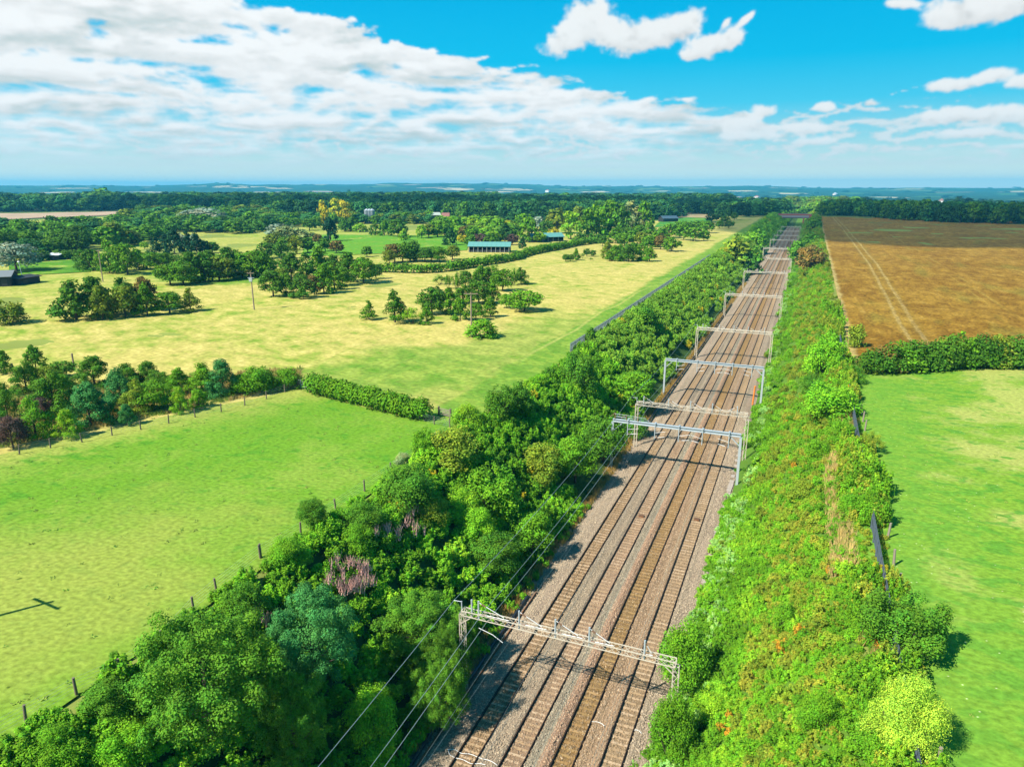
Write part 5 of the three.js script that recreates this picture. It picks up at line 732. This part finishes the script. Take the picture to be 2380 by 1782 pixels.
function gate(label, A, B, h, m) {
  const a = at(...A), b = at(...B), t = thing('field_gate', label, 'gate', [a.x, a.y, a.z]), d = b.clone().sub(a), L = d.length(); t.rotation.y = Math.atan2(-d.z, d.x);
  for (let k = 0; k < 5; k++) part('rail', bx(L, 0.09, 0.05, L / 2, 0.25 + k * (h - 0.3) / 4, 0), m, t); for (const x of [0, L]) part('post', bx(0.2, h + 0.25, 0.2, x, (h + 0.25) / 2 - 0.05, 0), M.post, t); part('brace', bar(V(0.1, 0.25, 0.03), V(L * 0.9, h - 0.1, 0.03), 0.06), m, t);
}
gate('small pale gate in the gap between plantation end and clipped hedge', W2P('Y2', 292, 318), W2P('Y2', 372, 330), 1.3, M.pale);
gate('pale metal gate at the railway corner of the left pasture', W2P('Y2', 1325, 520), W2P('Y2', 1410, 540), 1.1, M.greypost);
gate('dark wooden gate at the left edge beside the plantation', W2P('Y1', -60, 235), W2P('Y1', 95, 205), 1.4, M.post);
function palisade(label, x, z0, z1, h, steel = M.fenceSteel, pw = 0.085) {
  const t = thing('palisade_fence', label, 'fence', [x, 0, 0]), l = rng(17), pale = bx(pw, h, 0.03, 0, h / 2, 0); pale.rotateY(Math.PI / 2); const ms = [];
  for (let z = z0; z > z1; z -= 0.155) ms.push(new THREE.Matrix4().makeTranslation(0, land(x, z) + 0.05, z));
  stuff('pales', '', '', pale, steel, ms, null, t);
  for (let z = z0; z > z1; z -= 2.75) { const y = land(x, z); part('post', bx(0.1, h, 0.1, -0.09, y + h / 2 - 0.05, z), steel, t); for (const q of [0.35, h - 0.35]) part('rail', bx(0.04, 0.06, 2.7, -0.04, y + q, z - 1.37), steel, t); }
}
palisade('dark steel palisade fence between the dry meadow and the left bank', -39.6, -126, -330, 1.7, M.fenceGrey, 0.055);
palisade('blue-black steel palisade fence along the right pasture and brown field', 8.1, -20, -190, 1.6);
{ const t = thing('wire_fence', 'weathered grey timber posts beside the right palisade fence', 'fence'); const r = rng(4); for (const [w, x, y] of [['Y4', 770, 600], ['Y4', 785, 660], ['Y4', 796, 735], ['Y4', 836, 905], ['Y4', 880, 1160], ['Y4', 930, 1500], ['Y4', 935, 1640], ['X4', 1695, 160], ['X4', 1738, 340], ['X4', 1975, 1640]]) { const p = at(...W2P(w, x, y)); p.x = 9.3; p.y = land(9.3, p.z); const o = part('post', tube(V(0, -0.2, 0), V(0, 1.5, 0), 0.12, 0.1, 7), M.greypost, t); o.position.copy(p); o.rotation.z = (r() - 0.5) * 0.12; } }

function pole(p, h, label, o = {}) {
  const t = thing('utility_pole', label, 'utility pole', [p.x, p.y, p.z], o.turn ?? YAW); part('shaft', tube(V(0, -0.5, 0), V(0, h, 0), 0.19, 0.14, 9), M.pole, t);
  for (const y of o.arms ?? [h - 0.25]) { part('crossarm', bx(o.arm ?? 1.9, 0.14, 0.14, 0, y, 0.16), M.pole, t); for (const x of [-0.42, 0, 0.42]) part('insulator', tube(V(x * (o.arm ?? 1.9), y + 0.07, 0.16), V(x * (o.arm ?? 1.9), y + 0.28, 0.16), 0.06, 0.05, 8), M.insul, t); }
  if (o.transformer) { const b = part('transformer', [bx(0.75, 0.85, 0.6, 0, h - 1.9, 0.42), ...[-0.25, 0.25].map((x) => tube(V(x, h - 1.5, 0.42), V(x, h - 1.2, 0.42), 0.06, 0.04, 8)), bx(1.7, 0.12, 0.14, 0, h - 1.45, 0.2)], M.galv, t); }
  return t;
}
{
  const p1 = at(...W2P('Z1', 878, 938)), p2 = at(...W2P('Z1', 2172, 1175)), p3 = at(1096, 784);
  pole(p1, 10.5, 'plain wooden utility pole in the meadow behind the left row of trees', { arm: 1.4 });
  pole(p2, 9.6, 'wooden utility pole carrying a grey transformer in the dry meadow', { transformer: true, arm: 1.8 });
  pole(p3, 9.4, 'T-shaped wooden utility pole among the young trees of the meadow', { arm: 2.9 });
  pole(V(-55.05, land(-55.05, -23.2), -23.2), 8.9, 'wooden utility pole outside the left edge that shades the near pasture', { arm: 3.2, turn: -0.08 });
  const l = []; for (const [a, b, ha, hb] of [[p1, p2, 10.3, 9.4], [p2, p3, 9.4, 9.3]]) for (const k of [-0.6, 0.6]) { let q = null; for (let j = 0; j <= 8; j++) { const f = j / 8, n = V(lerp(a.x, b.x, f) + k, lerp(a.y + ha, b.y + hb, f) - 4 * 0.8 * f * (1 - f), lerp(a.z, b.z, f)); if (q) l.push(tube(q, n, 0.008, 0.008, 3)); q = n; } }
  const w = part('power_line', l, M.dark, scene); w.name = numbered('power_line'); tag(w, 'thin power lines strung between the wooden poles of the meadow', 'power line');
  const s = at(...W2P('Z1', 200, 942)), t = thing('lamp_post', 'thin pole with a pale lamp head standing behind the black shed', 'lamp post', [s.x, s.y, s.z]); part('shaft', tube(V(0, 0, 0), V(-0.8, 6.6, 0), 0.09, 0.07, 7), M.galv, t); part('lamp_head', bx(0.7, 0.3, 0.4, -0.8, 6.75, 0), M.white, t);
}
// buildings; a, b: the two ends of the front wall
function shed(name, label, category, A, B, deep, h, rise, wallM, roofM, o = {}) {
  const a = at(...A), b = at(...B), d = b.clone().sub(a); d.y = 0; const L = d.length(), t = thing(name, label, category, [a.x, Math.min(a.y, b.y), a.z], Math.atan2(-d.z, d.x)), ov = 0.5; // front faces the camera along +z
  const walls = [bx(L, h, 0.2, L / 2, h / 2, -deep), bx(0.2, h, deep, 0.1, h / 2, -deep / 2 - 0.1), bx(0.2, h, deep, L - 0.1, h / 2, -deep / 2 - 0.1)];
  if (!o.open) walls.push(bx(L - 0.4, h, 0.2, L / 2, h / 2, -0.1)); part('wall', walls, wallM, t);
  if (o.open) for (let i = 0; i <= o.open; i++) part('post', bx(0.16, h, 0.16, 0.3 + (L - 0.6) * i / o.open, h / 2, 0.05), M.galv, t);
  if (o.open) part('front_panel', bx(L - 0.4, h * 0.42, 0.1, L / 2, h * 0.21, -0.35), o.panel ?? M.dark, t);
  if (o.mono) { const s = Math.hypot(deep + 2 * ov, rise), g = bx(L + 2 * ov, 0.14, s, 0, 0, 0); g.rotateX(Math.atan2(rise, deep + 2 * ov)); g.translate(L / 2, h + rise / 2 + 0.1, -deep / 2); part('roof', g, roofM, t); }
  else for (const sd of [1, -1]) { const s = Math.hypot(deep / 2 + ov, rise), g = bx(L + 2 * ov, 0.12, s, 0, 0, 0); g.rotateX(sd * Math.atan2(rise, deep / 2 + ov)); g.translate(L / 2, h + rise / 2 + 0.06, -deep / 2 + sd * (deep / 4 + ov / 2)); part('roof', g, roofM, t); }
  for (let i = 1; i < (o.seams ?? 0); i++) part('roof_seam', (() => { const s = Math.hypot(deep / 2 + ov, rise), g = bx(0.08, 0.06, s, 0, 0, 0); g.rotateX(Math.atan2(rise, deep / 2 + ov)); g.translate(L * i / o.seams, h + rise / 2 + 0.14, -deep / 2 + deep / 4 + ov / 2); return g; })(), roofM, t);
  if (!o.mono && !o.open) { const sh = new THREE.Shape(); sh.moveTo(0, 0); sh.lineTo(deep, 0); sh.lineTo(deep / 2, rise * 0.96); sh.closePath(); for (const x of [0.02, L - 0.18]) { const g = new THREE.ExtrudeGeometry(sh, { depth: 0.16, bevelEnabled: false }); g.rotateY(Math.PI / 2); g.translate(x, h, 0); part('gable', g, wallM, t); } }
  for (const x of o.doors ?? []) part('door', bx(1.6, h * 0.75, 0.08, L * x, h * 0.375, 0.06), M.dark, t);
  for (const x of o.windows ?? []) part('window', bx(1.1, 0.9, 0.06, L * x, h * 0.6, 0.05), M.galv, t);
  return t;
}
const ROOFG = mat(0.10, 0.27, 0.24, 0.55), ROOFB = mat(0.15, 0.17, 0.18, 0.7), ROOFP = mat(0.5, 0.52, 0.52, 0.6), BLACKW = mat(0.015, 0.018, 0.02, 0.8), REDW = mat(0.24, 0.10, 0.08);
shed('long_shed', 'long low shed with a green roof and open front bays beside the garden', 'shed', W2P('Z2', 1800, 684), W2P('Z2', 2150, 686), 8, 2.7, 2.0, M.dark, ROOFG, { open: 9, seams: 9 });
shed('long_shed', 'second green-roofed shed, smaller and partly behind a round tree', 'shed', W2P('Z3', 135, 598), W2P('Z3', 405, 592), 8, 2.7, 2.2, M.dark, ROOFG, { open: 6, seams: 7 });
shed('black_shed', 'black timber shed with a grey roof at the left edge of the meadow', 'shed', W2P('Z1', -190, 985), W2P('Z1', 95, 976), 9, 3.0, 1.6, BLACKW, ROOFB, { doors: [0.25, 0.8], windows: [0.55] });
shed('lean_to', 'low black lean-to with a pale edge beside the black shed', 'shed', W2P('Z1', 160, 968), W2P('Z1', 345, 940), 4, 2.0, 0.5, BLACKW, BLACKW, { mono: true, doors: [0.3] });
shed('field_shelter', 'small pale-roofed field shelter below the left hedge', 'shelter', W2P('Z1', 400, 756), W2P('Z1', 500, 756), 5, 2.2, 0.7, M.dark, ROOFP, { mono: true, doors: [0.5] });
shed('barn', 'dark blue barn in the shade at the top of the meadow', 'barn', W2P('Z3', 1258, 428), W2P('Z3', 1385, 424), 9, 3.2, 2.4, BLACKW, mat(0.05, 0.09, 0.12, 0.6), { doors: [0.5] });
shed('farm_building', 'long grey-roofed farm building among trees, left of the other farm roofs', 'barn', W2P('Z2', 1195, 430), W2P('Z2', 1330, 432), 12, 4, 2.5, BLACKW, ROOFP, { doors: [0.3, 0.7] });
shed('farm_building', 'pale-roofed farm building with a dark front, right of the grey-roofed one', 'barn', W2P('Z2', 1470, 424), W2P('Z2', 1562, 424), 14, 6, 2.4, BLACKW, mat(0.36, 0.4, 0.33, 0.6), { doors: [0.5] });
shed('farmhouse', 'red brick farmhouse with white windows beside the farm buildings', 'house', W2P('Z2', 1572, 432), W2P('Z2', 1632, 432), 8, 5.5, 3.2, REDW, REDW, { windows: [0.2, 0.5, 0.8], doors: [0.35] });
shed('white_barn', 'white building showing through the woods at the far left', 'building', W2P('Z1', 350, 328), W2P('Z1', 430, 326), 10, 7, 2, M.pale, M.pale, { windows: [0.3, 0.7] });
for (const [x, w] of [[932, 'leftmost'], [956, 'middle'], [979, 'rightmost']]) { const p = at(...W2P('Z2', x, 440)), t = thing('grain_silo', `grey metal grain silo, ${w} of the three beside the dark wood`, 'silo', [p.x, p.y, p.z]); part('drum', tube(V(0, 0, 0), V(0, 11.5, 0), 2.3, 2.3, 20), mat(0.22, 0.26, 0.28, 0.45, 0.4), t); part('cone_roof', tube(V(0, 11.5, 0), V(0, 13, 0), 2.35, 0.3, 20), M.galv, t); for (const y of [3, 6, 9]) part('hoop', tube(V(0, y, 0), V(0, y + 0.15, 0), 2.36, 2.36, 20), M.galv, t); }
{ const p = at(1115, 462), t = thing('church_tower', 'pale stone church tower rising from the distant trees', 'tower', [p.x, p.y, p.z]); part('shaft', bx(8, 27, 8, 0, 13.5, 0), mat(0.5, 0.42, 0.3), t); for (const x of [-3.6, -1.2, 1.2, 3.6]) part('battlement', bx(1.3, 1.6, 8.1, x, 27.6, 0), mat(0.5, 0.42, 0.3), t); part('window', bx(1.6, 3.4, 0.1, 0, 21, 4.03), M.dark, t); }

// ------------------------------------------------------------ cloud overhead, outside the frame, that shades the far woods and the end of the brown field
{
  const g = new THREE.IcosahedronGeometry(1, 40), p = g.attributes.position, v = V(0, 0, 0);
  for (let i = 0; i < p.count; i++) { v.fromBufferAttribute(p, i); const k = 1 + 0.2 * fbm(v.x * 2.2 + v.y, v.z * 2.2 - v.y, 4); p.setXYZ(i, v.x * k, v.y * k * (v.y < 0 ? 0.5 : 1), v.z * k); }
  g.computeVertexNormals(); const m = mat(0.95, 0.95, 0.95, 1, 0, { transparent: true, opacity: 0.42 });
  const drop = (x, z, rx, rz, turn, label) => { const o = lit(new THREE.Mesh(g, m)); o.name = numbered('cloud'); tag(o, label, 'cloud'); o.position.copy(V(x, 0, z)).addScaledVector(SUN, 950 / SUN.y); o.scale.set(rx, 110, rz); o.rotation.y = turn; scene.add(o); };
  drop(-500, -900, 430, 220, 0.3, 'cumulus cloud overhead that shades the woods behind the farm');
  drop(130, -710, 215, 275, 0.1, 'cumulus cloud overhead that shades the brick bridge and the brown field');
}
renderer.render(scene, camera);
